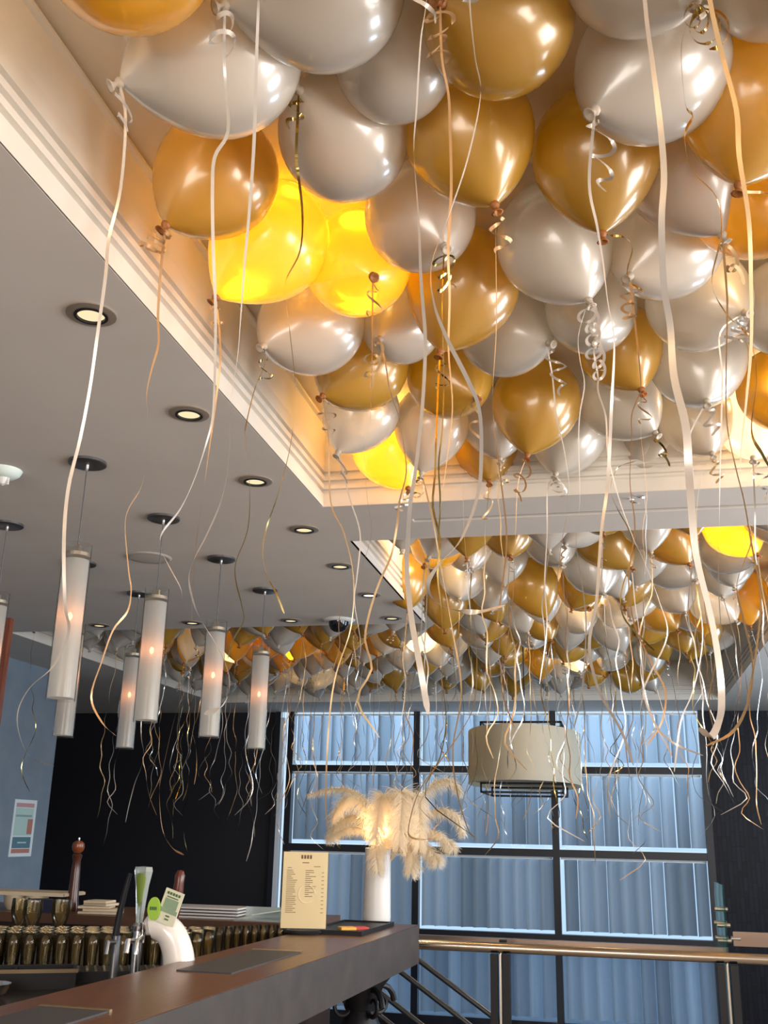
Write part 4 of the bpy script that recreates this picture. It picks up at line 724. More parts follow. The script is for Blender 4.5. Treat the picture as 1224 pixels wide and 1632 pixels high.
# ---------------------------------------------------------------- lamps in the recesses (mostly hidden by balloons)
WARM = (1.0, .68, .34)
LENS = emit('warm_lamp_lens', (1.0, .72, .38), 22)
def recess_lamp(x, y, P, lab):
    t = thing('recess_lamp', (x, y, CEI), lab, 'ceiling light', 'lamps in the ceiling recesses')
    b = MB(); b.lathe([(.036, -.006), (.050, -.008), (.056, -.004), (.056, 0), (.036, 0)], 24, caps=False); b.build('rim', CHROME, t, smooth=True)
    b = MB(); b.lathe([(.0, -.003), (.036, -.003), (.036, -.001)], 20, caps=False); b.build('lens', LENS, t)
    point('recess_lamp_light', (x, y, CEI - .05), P, WARM, .035)
LL = {(-.75, 2.11): 'warm lamp behind the brilliant yellow balloon near the left cornice', (-.60, 2.27): 'added warm lamp lighting the glowing yellow balloon with the round dark knot', (-.79, 3.42): 'warm lamp behind the vivid yellow balloon at the near recess corner',  # the second lamp is added to make its own balloon glow
      (.60, 3.42): 'warm lamp behind the blown-out white balloon at the right edge', (.56, 2.12): 'warm lamp above the yellow balloon low at the right edge',
      (-.78, .80): 'warm lamp above the amber balloon at the top left corner', (.60, .80): 'warm lamp of the near recess beyond the top right corner',
      (-.86, 4.95): 'warm lamp behind the lit yellow balloon of the second recess', (.62, 4.76): 'warm lamp behind the glowing yellow balloon under the beam',
      (.66, 6.15): 'warm lamp behind the blown-out cream balloon in the second recess', (-.10, 6.3): 'warm lamp in the middle of the second recess behind white balloons',
      (-2.95, 7.3): 'warm lamp above the second tube pendant in the far left recess', (-2.3, 7.3): 'warm lamp above the third tube pendant in the far left recess',
      (-1.3, 7.3): 'warm lamp in the far recess beside the black camera dome', (-.3, 8.2): 'rearmost warm lamp above the drum pendant', (-2.6, 8.8): 'rearmost warm lamp of the far left recess'}
for x, y, P in ((-.75, 2.11, 1.5), (-.60, 2.27, 1.2), (-.79, 3.42, 3.5), (.60, 3.42, 9), (.56, 2.12, 7), (-.78, .80, 7), (.60, .80, 7), (-.86, 4.95, 8), (.62, 4.76, 2.8), (.66, 6.15, 9), (-.10, 6.3, 4),
                (-2.95, 7.3, 8), (-2.3, 7.3, 7), (-1.3, 7.3, 5), (-.3, 8.2, 4), (-2.6, 8.8, 4)):
    recess_lamp(x, y, P, LL[(x, y)])

# ---------------------------------------------------------------- downlights in the soffit
DIM = emit('dim_lamp_lens', (.95, .80, .48), .95); DIM2 = emit('bright_lamp_lens', (1.0, .88, .65), 2.5)
dl = [((-1.2, 2.02), 'downlight nearest the viewer beside the near recess cornice'), ((-1.205, 2.645), 'second downlight along the row beside the cornice'),
      ((-1.21, 3.265), 'third downlight along the row beside the cornice'), ((-1.21, 3.88), 'fourth downlight, level with the corner of the near recess'),
      ((-1.215, 4.49), 'fifth downlight, left of the second recess corner'), ((-1.215, 5.10), 'bright downlight, sixth along the row beside the second recess'),
      ((-1.22, 5.70), 'last downlight of the long row, at the far recess edge'), ((-1.835, 5.70), 'downlight left of the black camera dome'),
      ((-2.46, 5.70), 'downlight above the third tube pendant at the far recess edge'), ((-3.08, 5.71), 'downlight furthest left, above the white recess edge')]
for i, ((x, y), lab) in enumerate(dl):
    t = thing('downlight', (x, y, SOF), lab, 'ceiling light', 'downlights in the soffit')
    b = MB(); b.lathe([(.060, 0), (.061, -.004), (.046, -.007), (.040, -.006), (.040, 0)], 28, caps=False); b.build('trim_ring', mat('taupe_ring', (.42, .36, .30), .35, .6), t, smooth=True)
    b = MB(); b.lathe([(.041, 0), (.041, -.009), (.034, -.009), (.033, -.001)], 28, caps=False); b.build('baffle', BLACK, t)
    b = MB(); b.lathe([(.0, -.006), (.02, -.006), (.034, -.003)], 24, caps=False); b.build('lens', DIM2 if i == 5 else DIM, t)
    l = bpy.data.lights.new('downlight_light', 'SPOT'); l.energy = 7 if i in (1, 2, 3, 5) else 3; l.color = (1, .80, .52); l.spot_size = 1.9; l.spot_blend = .5; l.shadow_soft_size = .025
    lo = bpy.data.objects.new('downlight_light', l); COL.objects.link(lo); lo.location = (x, y, SOF - .012)

# ---------------------------------------------------------------- tube pendants
def tube_pendant(x, y, lab, g=.66, lit=True):
    t = thing('tube_pendant', (x, y, SOF), lab, 'pendant lamp', 'glass tube pendants over the bar')
    b = MB(); b.lathe([(.0, -.012), (.060, -.012), (.065, -.009), (.065, 0)], 28, caps=False); b.build('canopy', DSTEEL, t, smooth=True)
    b = MB(); b.lathe([(0, -.030), (.006, -.030), (.007, -.012)], 10, caps=False); b.build('cord_grip', CHROME, t, smooth=True)
    b = MB(); b.tube([(0, 0, -.02), (0, 0, -.325)], .0022, 6); b.build('cord', DSTEEL, t)
    zt, zb = .905 - 1.2, .385 - 1.2
    b = MB(); b.lathe([(.046, zt), (.046, zb), (.0445, zb), (.0445, zt), (.046, zt)], 28, caps=False); b.build('glass_tube', GLASS, t, smooth=True)
    b = MB(); b.lathe([(.0415, zt - .055), (.0415, zb + .008), (.0, zb + .008)], 28, caps=False); b.build('frosted_tube', FROST, t, smooth=True)
    b = MB(); b.lathe([(0, zt - .030), (.043, zt - .032), (.043, zt - .044), (0, zt - .046)], 24, caps=False); b.box((0, 0, zt - .02), (.02, .02, .03)); b.build('holder', STEEL, t)
    b = MB(); b.lathe([(0, g - 1.2 + .014), (.005, g - 1.2 + .010), (.008, g - 1.2), (.005, g - 1.2 - .010), (0, g - 1.2 - .014)], 14, caps=False)
    b.build('bulb', emit('amber_bulb', (1.0, .32, .10), 22 if lit else 0), t, smooth=True)
    b = MB(); b.tube([(0, 0, zt - .03), (0, 0, g - 1.2 + .03)], .003, 6); b.build('bulb_rod', DSTEEL, t)
    if lit: point('bulb_light', (x, y, EYE + g), .06, (1, .42, .16), .012)
tube_pendant(-1.722, 2.99, 'largest frosted glass tube pendant, nearest at the left')
tube_pendant(-1.730, 3.64, 'second glass tube pendant, large with an orange point of light')
tube_pendant(-1.728, 4.28, 'third glass tube pendant of the front row')
tube_pendant(-1.732, 4.92, 'fourth and furthest glass tube pendant of the front row')
tube_pendant(-2.425, 3.63, 'tube pendant cut off by the left edge')
tube_pendant(-2.425, 4.27, 'tube pendant hanging directly behind the largest one')
tube_pendant(-2.435, 4.91, 'tube pendant half hidden behind the second one')

# ---------------------------------------------------------------- small ceiling devices
t = thing('ceiling_speaker', (-2.06, 4.22, SOF), 'round pale flush speaker disc on the soffit among the pendant canopies', 'speaker')
b = MB(); b.lathe([(0, -.006), (.085, -.006), (.10, -.004), (.105, 0)], 32, caps=False); b.build('grille', mat('speaker_white', (.5, .46, .42), .6), t, smooth=True)
b = MB(); b.lathe([(.088, -.008), (.094, -.008)], 32, caps=False); b.build('rim', mat('speaker_rim', (.42, .40, .36), .5), t)
t = thing('smoke_detector', (-2.06, 3.02, SOF), 'small white ceiling detector at the left edge', 'detector')
b = MB(); b.lathe([(0, -.030), (.035, -.030), (.055, -.016), (.062, 0)], 28, caps=False); b.build('housing', mat('detector_white', (.75, .85, .80), .4), t, smooth=True)
b = MB(); b.lathe([(0, -.058), (.012, -.052), (.020, -.030)], 12, caps=False); b.box((.02, .0, -.04), (.006, .006, .03)); b.build('sensor', WHITE, t)
t = thing('camera_dome', (-1.545, 5.72, SOF), 'black glossy security camera dome on a white ring at the far recess edge', 'camera')
b = MB(); b.lathe([(.055, -.014), (.085, -.012), (.098, 0)], 32, caps=False); b.build('ring', WHITE, t, smooth=True)
b = MB(); b.lathe([(.0, -.075), (.025, -.072), (.045, -.058), (.057, -.035), (.06, -.012)], 28, caps=False); b.build('dome', mat('dome_black', (.008, .008, .012), .06), t, smooth=True)
t = thing('air_vent', (-.22, 9.42, CEI), 'dark slot air vent in the recess ceiling near the windows', 'vent')
b = MB(); b.bb(-.22, .22, -.13, -.115, -.012, 0); b.bb(-.22, .22, .115, .13, -.012, 0); b.bb(-.22, -.205, -.13, .13, -.012, 0); b.bb(.205, .22, -.13, .13, -.012, 0); b.build('frame', STEEL, t)
b = MB(); b.bb(-.205, .205, -.115, .115, -.003, -.001); b.build('back', BLACK, t)
for k in range(5): b = MB(); b.box((0, -.08 + .04 * k, -.007), (.40, .012, .003), Matrix.Rotation(.5, 3, 'X')); b.build('slat', DSTEEL, t)

# ---------------------------------------------------------------- oval drum pendant before the windows
t = thing('drum_pendant', (-.62, 7.6, EYE + .35), 'large beige fabric drum pendant with black bar frame before the window', 'pendant lamp')
A, Bd = .40, .80
b = MB(); b.lathe([(1, .36), (1, 0), (.985, 0), (.985, .36), (1, .36)], 56, caps=False, ax=A, ay=Bd); b.build('shade', SHADE, t, smooth=True)
b = MB(); b.lathe([(.975, .03), (0, .03)], 56, caps=False, ax=A, ay=Bd); b.build('diffuser', mat('drum_diffuser', (.62, .58, .48), .7), t)
for nm, z0, z1 in (('frame_top', .36, .415), ('frame_bottom', 0, -.06)):
    b = MB(); s_ = .28
    for yy in (-.34, .34):
        b.box((0, yy, z1), (2 * s_, .012, .014)); 
        for xx in (-s_, s_): b.box((xx, yy, (z0 + z1) / 2), (.012, .012, abs(z1 - z0) + .01))
    for xx in (-s_, s_): b.box((xx, 0, z1), (.010, .68, .010))
    if nm == 'frame_bottom':
        b.box((0, -.34, 0), (2 * s_, .012, .014)); b.box((0, .34, 0), (2 * s_, .012, .014))
    b.build(nm, BLACK, t)
b = MB(); b.tube([(0, 0, .415), (0, 0, CEI - EYE - .35)], .004, 6); b.build('cord', BLACK, t)
b = MB(); b.box((0, 0, .415), (.56, .014, .014)); b.build('hanger_bar', BLACK, t)
b = MB(); b.lathe([(0, CEI - EYE - .35 - .02), (.06, CEI - EYE - .35 - .02), (.06, CEI - EYE - .35)], 20, caps=False); b.build('canopy', BLACK, t)

# ---------------------------------------------------------------- bar counter
BT = EYE - .4
dirv = Vector((.12, 2.75, 0)).normalized(); bang = math.atan2(dirv.x, dirv.y)
t = thing('bar_counter', (-1.115, 0.4, 0), 'brown topped bar counter with deep grey-brown fascia running away from the viewer', 'bar', rz=-bang)
# local: +y along the bar, front edge at x=0, back edge at x=-.385
LB = 4.61
def lp(x, y, z=0): return Matrix.Rotation(-bang, 3, 'Z') @ Vector((x, y, z)) + Vector((-1.115, .4, 0))
b = MB(); b.bb(-.385, -.004, 0, LB - .004, BT - .016, BT); b.build('top', WOOD, t)
b = MB(); b.bb(-.030, 0, 0, LB, BT - .165, BT - .001); b.bb(-.385, -.030, LB - .03, LB, BT - .165, BT - .001); b.build('fascia', FASC, t)
b = MB(); b.bb(-.38, -.034, 0, LB - .034, BT - .16, BT - .020); b.build('core', mat('core_black', (.02, .016, .014), .6), t)
b = MB(); b.bb(-.62, -.50, 0, LB - .1, 0, BT - .2); b.build('body', DWOOD, t)
for k, (y0, y1, nm) in enumerate(((2.66, 3.27, 'far'), (1.2, 1.95, 'near'))):
    m_ = thing('bar_mat', lp(-.200, (y0 + y1) / 2, BT), 'dark rubber bar mat in the counter, ' + ('beyond the beer tap' if k == 0 else 'at bottom left with brass strip'), 'bar mat', 'bar mats', rz=-bang)
    b = MB(); b.bb(-.09, .085, -(y1 - y0) / 2, (y1 - y0) / 2, 0, .004); b.build('mat', mat('rubber_mat', (.045, .045, .05), .5), m_)
    b = MB(); b.bb(-.095, .088, (y1 - y0) / 2, (y1 - y0) / 2 + .012, 0, .006); b.build('edge_strip', mat('brass', (.55, .40, .22), .3, .9), m_)
# carved black support under the bar end
t = thing('carved_pedestal', (-1.13, 4.78, 0), 'black carved scrollwork pedestal under the end of the bar', 'pedestal')
b = MB(); b.lathe([(.0, .0), (.17, 0), (.17, .05), (.12, .09), (.06, .16), (.05, .40), (.09, .55), (.11, .66), (.06, .76), (.10, .86), (.15, .92), (.0, .92)], 20, caps=False); b.build('column', BLACK, t, smooth=True)
for k in range(8):
    a = k * math.pi / 4; pts = []
    for i in range(22):
        s_ = i / 21; th = s_ * 9; rr = .075 * (1 - s_ * .8)
        pts.append((math.cos(a) * (.10 + rr * math.cos(th)) , math.sin(a) * (.10 + rr * math.cos(th)), .62 + .17 * (k % 2) + rr * math.sin(th)))
    b = MB(); b.tube(pts, .014, 7, .007); b.build('scroll', BLACK, t, smooth=True)

# ---------------------------------------------------------------- menu stand, tray and card on the bar
t = thing('menu_stand', (-1.275, 4.33, BT), 'upright clear acrylic stand holding a cream printed menu on the bar', 'menu', rz=math.radians(14))
b = MB(); b.lathe([(0, 0), (.075, 0), (.078, .008), (.070, .016), (0, .018)], 28, caps=False, ay=.6); b.build('base', BLACK, t, smooth=True)
b = MB(); b.bb(-.099, .099, -.006, .006, .018, .325); b.build('acrylic_holder', GLASS, t)
b = MB(); b.bb(-.094, .092, -.0015, .0015, .022, .320); pg = b.build('menu_sheet', PAPER, t); pg['label'] = 'cream paper sheet with small dark print'
INK = mat('ink_brown', (.16, .10, .05), .7); rr = random.Random(3)
b = MB()
for k in range(4): b.bb(-.020 + k * .012, -.012 + k * .012, -.0026, -.0018, .293, .308)
b.bb(-.014, .014, -.0026, -.0018, .276, .279); b.bb(.034, .062, -.0026, -.0018, .262, .264); b.bb(-.075, -.058, -.0026, -.0018, .256, .258)
for r_ in range(22):
    z = .246 - r_ * .0078
    b.bb(-.078, -.078 + rr.uniform(.02, .045), -.0026, -.0018, z, z + .002)
    if r_ < 14: b.bb(.0, rr.uniform(.015, .05), -.0026, -.0018, z, z + .002)
    if r_ % 2: b.bb(.068, .078, -.0026, -.0018, z, z + .002)
b.build('print', INK, pg)
b = MB(); pts = [(.008 + .034 * math.cos(a), -.0030, .155 + .036 * math.sin(a)) for a in [k * .3 for k in range(19)]]; b.tube(pts, .0016, 5); b.build('watermark', mat('pale_print', (.9, .82, .62), .6), pg)
t = thing('tray', (-1.135, 4.62, BT), 'flat black tray lying on the bar in front of the feather vase', 'tray', rz=-bang)
b = MB(); b.bb(-.125, .115, -.27, .27, 0, .012); b.build('tray_base', BLACK, t)
b = MB(); b.bb(-.125, .115, -.27, -.262, .012, .018); b.bb(-.125, .115, .262, .27, .012, .018); b.bb(-.125, -.117, -.262, .262, .012, .018); b.bb(.107, .115, -.262, .262, .012, .018); b.build('lip', BLACK, t)
t = thing('card_packet', (-1.10, 4.50, BT + .012), 'small red and yellow packet lying on the black tray', 'packet', rz=.5)
b = MB(); b.bb(-.065, 0, -.035, .035, 0, .010); o = b.build('yellow_half', mat('packet_yellow', (.85, .45, .05), .4), t)
b = MB(); b.bb(0, .055, -.035, .035, 0, .010); b.build('red_half', mat('packet_red', (.60, .04, .03), .4), t)

# ---------------------------------------------------------------- vase of ostrich feathers
t = thing('vase', (-1.105, 4.95, BT), 'tall white cylindrical vase at the end of the bar holding feathers', 'vase')
b = MB(); b.lathe([(0, .004), (.058, .004), (.063, .010), (.065, .03), (.062, .16), (.060, .30), (.062, .335), (.058, .335), (.056, .30), (.058, .16), (.0, .02)], 36, caps=False); b.build('vase_body', mat('vase_white', (.72, .70, .68), .35), t, smooth=True)
b = MB(); b.lathe([(0, .34), (.025, .34), (.03, .31), (.03, .26), (0, .26)], 18, caps=False); b.build('led_light', emit('led_glow', (1.0, .62, .22), 12), t)
point('vase_light', (-1.10, 4.90, EYE + .02), 2.6, (1.0, .68, .34), .03)
def feather(path, width, lab, seed):
    width *= 1.3
    rnd = random.Random(seed); base = Vector(path[0]); S = spline([Vector(p) - base for p in path], 14); n = len(S)
    t = thing('ostrich_feather', base, lab, 'feather', 'ostrich feathers in the white vase')
    b = MB(); b.tube(S, .0022, 5, .0008); b.build('quill', mat('quill_cream', (.75, .60, .38), .5), t)
    b = MB(); i0 = int(n * .22)
    for i in range(i0, n):
        f = (i - i0) / (n - 1 - i0); prof = min(1, .35 + f * 2.2) * (1 if f < .8 else (1 - (f - .8) * 2.4))
        p = S[i]; tg = (S[min(i + 1, n - 1)] - S[max(i - 1, 0)]).normalized()
        side = tg.cross(Vector((0, 0, 1))); side = side.normalized() if side.length > .15 else Vector((1, 0, 0)); nor = side.cross(tg)
        for sgn in (-1, 1):
            for rep in range(9):
                q = p + (S[min(i + 1, n - 1)] - p) * rnd.random(); Lb = width * prof * rnd.uniform(.7, 1.35) + .006
                an = rnd.uniform(-1.0, 1.0); d0 = (side * sgn * math.cos(an) + nor * math.sin(an) + tg * rnd.uniform(.3, 1.0)).normalized()
                ww = rnd.uniform(.0012, .0026); pts = [q]; d = d0.copy(); K_ = 4
                for k in range(K_):
                    d = (d + Vector((rnd.uniform(-.25, .25), rnd.uniform(-.25, .25), -.28 + rnd.uniform(-.2, .2)))).normalized(); pts.append(pts[-1] + d * Lb / K_)
                vs = []; wv = d0.cross(nor if abs(d0.dot(nor)) < .9 else side).normalized() * ww
                for k, pp in enumerate(pts): u = 1 - k / (K_ + .6); vs += [pp - wv * u, pp + wv * u]
                b.add(vs, [(2 * k, 2 * k + 1, 2 * k + 3, 2 * k + 2) for k in range(K_)])
    o = b.build('barbs', PLUME, t); o['kind'] = 'stuff'
for i, (path, wd, lab) in enumerate(FEATHERS): feather(path, wd, lab, i + 1)

# ---------------------------------------------------------------- behind the bar
CT = EYE - .52
t = thing('service_counter', (-2.6, 3.2, 0), 'dark service counter behind the bar carrying the glass rack', 'counter')
b = MB(); b.bb(-1.75, .99, -1.8, 1.70, CT - .04, CT); b.build('worktop', mat('worktop_dark', (.04, .035, .03), .25, .6), t)
b = MB(); b.bb(-1.75, .90, -1.75, 1.65, 0, CT - .04); b.build('body', DWOOD, t)
BK = EYE - .42
t = thing('back_counter', (-2.9, 5.3, 0), 'long back counter with a brown front edge before the black wall', 'counter')
b = MB(); b.bb(-1.4, 1.44, -.28, .35, BK - .045, BK); b.build('worktop', mat('brown_edge', (.10, .045, .025), .4), t)
b = MB(); b.bb(-1.4, 1.40, -.22, .35, 0, BK - .045); b.build('body', DWOOD, t)
gp = [(.020, 0), (.024, .004), (.026, .03), (.030, .085), (.032, .128), (.0305, .128), (.028, .085), (.024, .03), (.020, .010), (0, .010)]
mb = MB(); mb.lathe([(0, 0)] + gp, 14, caps=False); GLM = smooth_me(mb.mesh('glass_body', TUMB))
mb = MB(); mb.lathe([(.0315, .1275), (.0328, .1288), (.0315, .130), (.0302, .1288), (.0315, .1275)], 14, caps=False); RIMM = smooth_me(mb.mesh('rim', RIMG))
rnd = random.Random(5)
ORD = ['first', 'second', 'third', 'fourth', 'fifth', 'sixth', 'seventh', 'eighth', 'ninth', 'tenth', 'eleventh', 'twelfth', 'thirteenth', 'fourteenth', 'fifteenth', 'sixteenth', 'seventeenth', 'eighteenth', 'nineteenth']
for r_ in range(5):
    for c_ in range(19):
        x = -2.62 + c_ * .053 + .025 * (r_ % 2); y = 3.60 + c_ * .024 + r_ * .062
        o = thing('drinking_glass', (x, y, CT), '', ''); link('glass_body', GLM, o).scale = (.78, .78, 1.05); link('rim', RIMM, o).scale = (.78, .78, 1.05)
        tag(o, 'clear tumbler, %s from the left in the %s row of the bar glass rack' % (ORD[c_], ('front', 'second', 'middle', 'fourth', 'rear')[r_]), 'glass', 'tumblers in the rack behind the bar')
for i, (x, y, lab) in enumerate(((-2.52, 4.35, 'taller stemless glass rising behind the rack at the left edge'), (-2.62, 4.42, 'left edge tall glass partly cut off by the frame'), (-2.44, 4.45, 'tall rounded glass furthest right of the tall ones at the left edge'))):
    t = thing('tall_glass', (x, y, CT), lab, 'glass', 'tall glasses at the left edge')
    b = MB(); b.lathe([(0, 0), (.035, 0), (.035, .006), (.006, .012), (.006, .085), (.030, .11), (.042, .16), (.040, .21), (.038, .21), (.038, .16), (.0, .10)], 18, caps=False); b.build('bowl', TUMB, t, smooth=True)
for i, (x, y) in enumerate([(-1.79 + .0 * k, 4.55) for k in range(1)]):
    t = thing('tumbler', (x, y, CT), 'single clear tumbler just right of the white beer tap', 'glass')
    b = MB(); b.lathe([(0, 0)] + [(r * 1.15, z * .9) for r, z in gp], 18, caps=False); b.build('glass_body', GLASS, t, smooth=True)
for r_ in range(2):
    for c_ in range(9):
        o = link('drinking_glass', GLM, None, (-1.70 + c_ * .0 + .030 * c_ - .012 * r_, 4.60 + c_ * .030 + r_ * -.075, CT)); o.scale = (.55, .55, .9)
        tag(o, 'slim glass, %s from the left in the %s short row beside the menu' % (ORD[c_], ('rear', 'front')[r_]), 'glass', 'glasses in the short row left of the menu')
# black caddy and steel bowls
t = thing('bar_caddy', (-2.02, 3.42, CT), 'low black bar caddy in front of the glass rack', 'caddy', rz=.5)
b = MB(); b.bb(-.20, .20, -.075, -.065, 0, .06); b.bb(-.20, .20, .065, .075, 0, .06); b.bb(-.20, -.19, -.065, .065, 0, .06); b.bb(.19, .20, -.065, .065, 0, .06); b.bb(-.19, .19, -.065, .065, 0, .006); b.build('bin', BLACK, t)
b = MB(); b.bb(-.003, .003, -.065, .065, .006, .055); b.build('divider', BLACK, t)
b = MB(); b.bb(-.205, .205, -.08, -.075, .05, .062); b.build('rail', mat('bronze_edge', (.25, .18, .11), .3, .8), t)
t = thing('drip_tray', (-1.78, 3.72, CT), 'black drip tray at the foot of the white beer tap', 'tray', rz=.5)
b = MB(); b.bb(-.16, .16, -.08, .08, 0, .035); b.build('tray_body', BLACK, t)
b = MB(); [b.bb(-.15 + .03 * k, -.142 + .03 * k, -.07, .07, .035, .038) for k in range(11)]; b.build('grate', DSTEEL, t)
for i, (x, y, lab) in enumerate(((-2.13, 3.10, 'shallow steel bowl at the far left of the counter'), (-1.95, 3.16, 'shallow steel bowl behind the bar edge, second from the left'))):
    t = thing('steel_bowl', (x, y, CT), lab, 'bowl', 'steel bowls behind the bar')
    b = MB(); b.lathe([(0, .0), (.03, 0), (.05, .02), (.062, .045), (.066, .045), (.052, .016), (.0, .006)], 24, caps=False); b.build('bowl_body', CHROME, t, smooth=True)
    b = MB(); b.lathe([(.0, .030), (.050, .030)], 20, caps=False); b.build('contents', mat('peach_fill', (.35, .18, .10), .6), t)
# ---------------------------------------------------------------- beer taps
t = thing('beer_tap_tower', (-1.475, 3.32, CT), 'curved white ceramic beer tap tower behind the bar', 'beer tap')
pts = spline([(.085, .02, 0), (.085, .015, .07), (.078, .01, .14), (.050, .0, .20), (.0, -.005, .222), (-.035, -.01, .205)], 6); n = len(pts); b = MB(); vs = []
for i, p in enumerate(pts):
    f = i / (n - 1); rx = .056 - .016 * f if f < .85 else .036 * (1 - (f - .85) * 3.5)
    tg = (pts[min(i + 1, n - 1)] - pts[max(i - 1, 0)]).normalized(); u = Vector((0, 1, 0)); a = u.cross(tg).normalized()
    for k in range(20): an = k / 20 * 2 * math.pi; vs.append(p + a * math.cos(an) * rx + u * math.sin(an) * rx)
b.add(vs, [(i * 20 + k, i * 20 + (k + 1) % 20, (i + 1) * 20 + (k + 1) % 20, (i + 1) * 20 + k) for i in range(n - 1) for k in range(20)] + [tuple(range(20))[::-1], tuple((n - 1) * 20 + k for k in range(20))])
b.build('tower_body', CERAM, t, smooth=True)
b = MB(); b.lathe([(0, 0), (.007, 0), (.009, .03), (.013, .035), (.014, .06), (.0, .062)], 14, caps=False, c=(-.030, -.03, .17)); b.tube([(-.03, -.03, .19), (-.03, -.07, .18), (-.03, -.075, .14)], .007, 10); b.build('spout', CHROME, t, smooth=True)
GRN = mat('lime_green', (.32, .55, .05), .5); INKG = mat('ink_green', (.06, .14, .05), .6)
b = MB(); Mx = Matrix.Rotation(H, 3, 'X'); b.lathe([(0, -.004), (1, -.004), (1, .004), (0, .004)], 28, caps=False, c=(.012, -.055, .275), M=Mx @ Matrix.Diagonal((.020, .034, 1)).to_3x3() if False else Matrix(((.021, 0, 0), (0, 0, -1), (0, .035, 0)))); bd = b.build('oval_badge', GRN, t)
b = MB(); [b.bb(.000 + k * .0062, .0042 + k * .0062, -.0605, -.0595, .271, .281) for k in range(4)]; b.build('badge_print', INKG, bd)
b = MB(); Rt = Matrix.Rotation(.30, 3, 'Y'); b.box((.062, -.045, .280), (.066, .004, .105), Rt); cd = b.build('price_card', mat('card_cream', (.72, .72, .55), .6), t); cd['label'] = 'tilted cream and green card'
b = MB(); b.box(Vector((.062, -.048, .280)) + Rt @ Vector((0, 0, .010)), (.048, .001, .030), Rt); b.box(Vector((.062, -.048, .280)) + Rt @ Vector((0, 0, -.012)), (.062, .001, .012), Rt); b.build('card_panel', mat('card_green', (.25, .36, .24), .6), cd)
b = MB()
for k in range(5): b.box(Vector((.062, -.0485, .280)) + Rt @ Vector((-.020 + k * .010, 0, .041)), (.007, .001, .008), Rt)
b.box(Vector((.062, -.0485, .280)) + Rt @ Vector((0, 0, .030)), (.040, .001, .003), Rt)
for k in range(2): b.box(Vector((.062, -.0485, .280)) + Rt @ Vector((.003, 0, -.027 - k * .010)), (.014, .001, .004), Rt)
b.build('card_print', INKG, cd)
t = thing('beer_tap', (-1.545, 3.34, CT), 'chrome beer tap with tall clear glass handle showing green inside', 'beer tap')
b = MB(); b.tube([(0, 0, 0), (0, 0, .20)], .016, 14); b.tube([(0, 0, .17), (0, -.07, .175), (0, -.075, .14)], .009, 10); b.lathe([(0, .20), (.020, .20), (.022, .215), (.012, .225), (0, .225)], 14, caps=False); b.build('faucet', CHROME, t, smooth=True)
b = MB(); b.lathe([(.012, .222), (.017, .28), (.024, .34), (.033, .385), (.030, .398), (0, .400)], 6, ay=.6, caps=False); b.build('glass_handle', mat('handle_glass', (.75, .85, .85), .05, 0, 1.0, **{'Transmission Weight': .7}), t)
b = MB(); b.lathe([(0, .27), (.008, .29), (.017, .355), (.018, .378), (0, .380)], 12, ay=.35, caps=False, c=(0, -.012, 0)); b.build('green_core', mat('core_green', (.13, .20, .02), .5), t)
t = thing('beer_tap', (-1.63, 3.36, CT), 'beer tap with slender leaning black handle, left of the glass one', 'beer tap')
b = MB(); b.tube([(0, 0, 0), (0, 0, .18)], .014, 12); b.tube([(0, 0, .16), (0, -.06, .165), (0, -.065, .13)], .008, 10); b.build('faucet', DSTEEL, t, smooth=True)
b = MB(); b.tube([(-.005, 0, .17), (.003, 0, .25), (.018, 0, .33), (.028, 0, .375)], .012, 12, .007); b.build('handle', BLACK, t, smooth=True)
t = thing('beer_tap', (-1.462, 3.40, CT), 'beer tap with dark red-brown wooden handle behind the green badge', 'beer tap')
b = MB(); b.tube([(-.01, 0, 0), (-.01, 0, .22)], .012, 12); b.build('faucet', DSTEEL, t, smooth=True)
b = MB(); b.lathe([(.008, .22), (.015, .25), (.019, .30), (.016, .35), (.017, .372), (.010, .388), (0, .39)], 16, caps=False, M=Matrix.Rotation(.06, 3, 'Y')); b.build('handle', mat('red_brown_handle', (.09, .018, .010), .25), t, smooth=True)
# ---------------------------------------------------------------- things on the back counter
t = thing('pepper_mill', (-2.80, 5.22, BK), 'tall turned dark wooden pepper mill on the back counter', 'pepper mill')
b = MB(); b.lathe([(0, 0), (.034, 0), (.036, .02), (.030, .05), (.026, .12), (.023, .20), (.020, .25), (.026, .275), (.020, .285), (0, .285)], 24, caps=False); b.build('body', mat('mill_wood', (.075, .022, .010), .2), t, smooth=True)
b = MB(); b.lathe([(.014, .287), (.028, .300), (.033, .318), (.030, .338), (.016, .350), (0, .351)], 24, caps=False); b.build('head', mat('mill_head', (.22, .06, .02), .2), t, smooth=True)
b = MB(); b.lathe([(.004, .350), (.006, .356), (.005, .366), (0, .369)], 12, caps=False); b.build('finial', CHROME, t, smooth=True)
t = thing('napkin_box', (-2.86, 5.14, BK), 'dark navy box beside the pepper mill', 'box')
b = MB(); b.bb(-.11, .02, -.05, .03, 0, .055); b.build('box_body', mat('navy', (.012, .014, .05), .5), t)
b = MB(); b.bb(-.112, .022, -.052, .032, .055, .062); b.build('lid', MATS['navy'], t)
for x, lab in ((-3.12, 'beige bowl at the left edge of the back counter'), (-2.995, 'beige bowl nearer the pepper mill')):
    t = thing('bowl', (x, 5.2, BK), lab, 'bowl', 'beige bowls on the back counter')
    b = MB(); b.lathe([(0, 0), (.04, 0), (.056, .03), (.060, .072), (.056, .072), (.050, .03), (0, .01)], 24, caps=False); b.build('bowl_body', BEIGE, t, smooth=True)
t = thing('serving_board', (-3.0, 5.25, BK + .072), 'long pale board resting across the beige bowls', 'board')
b = MB(); b.bb(-.4, .18, -.1, .12, 0, .018); b.build('board', mat('pale_board', (.70, .58, .42), .5), t)
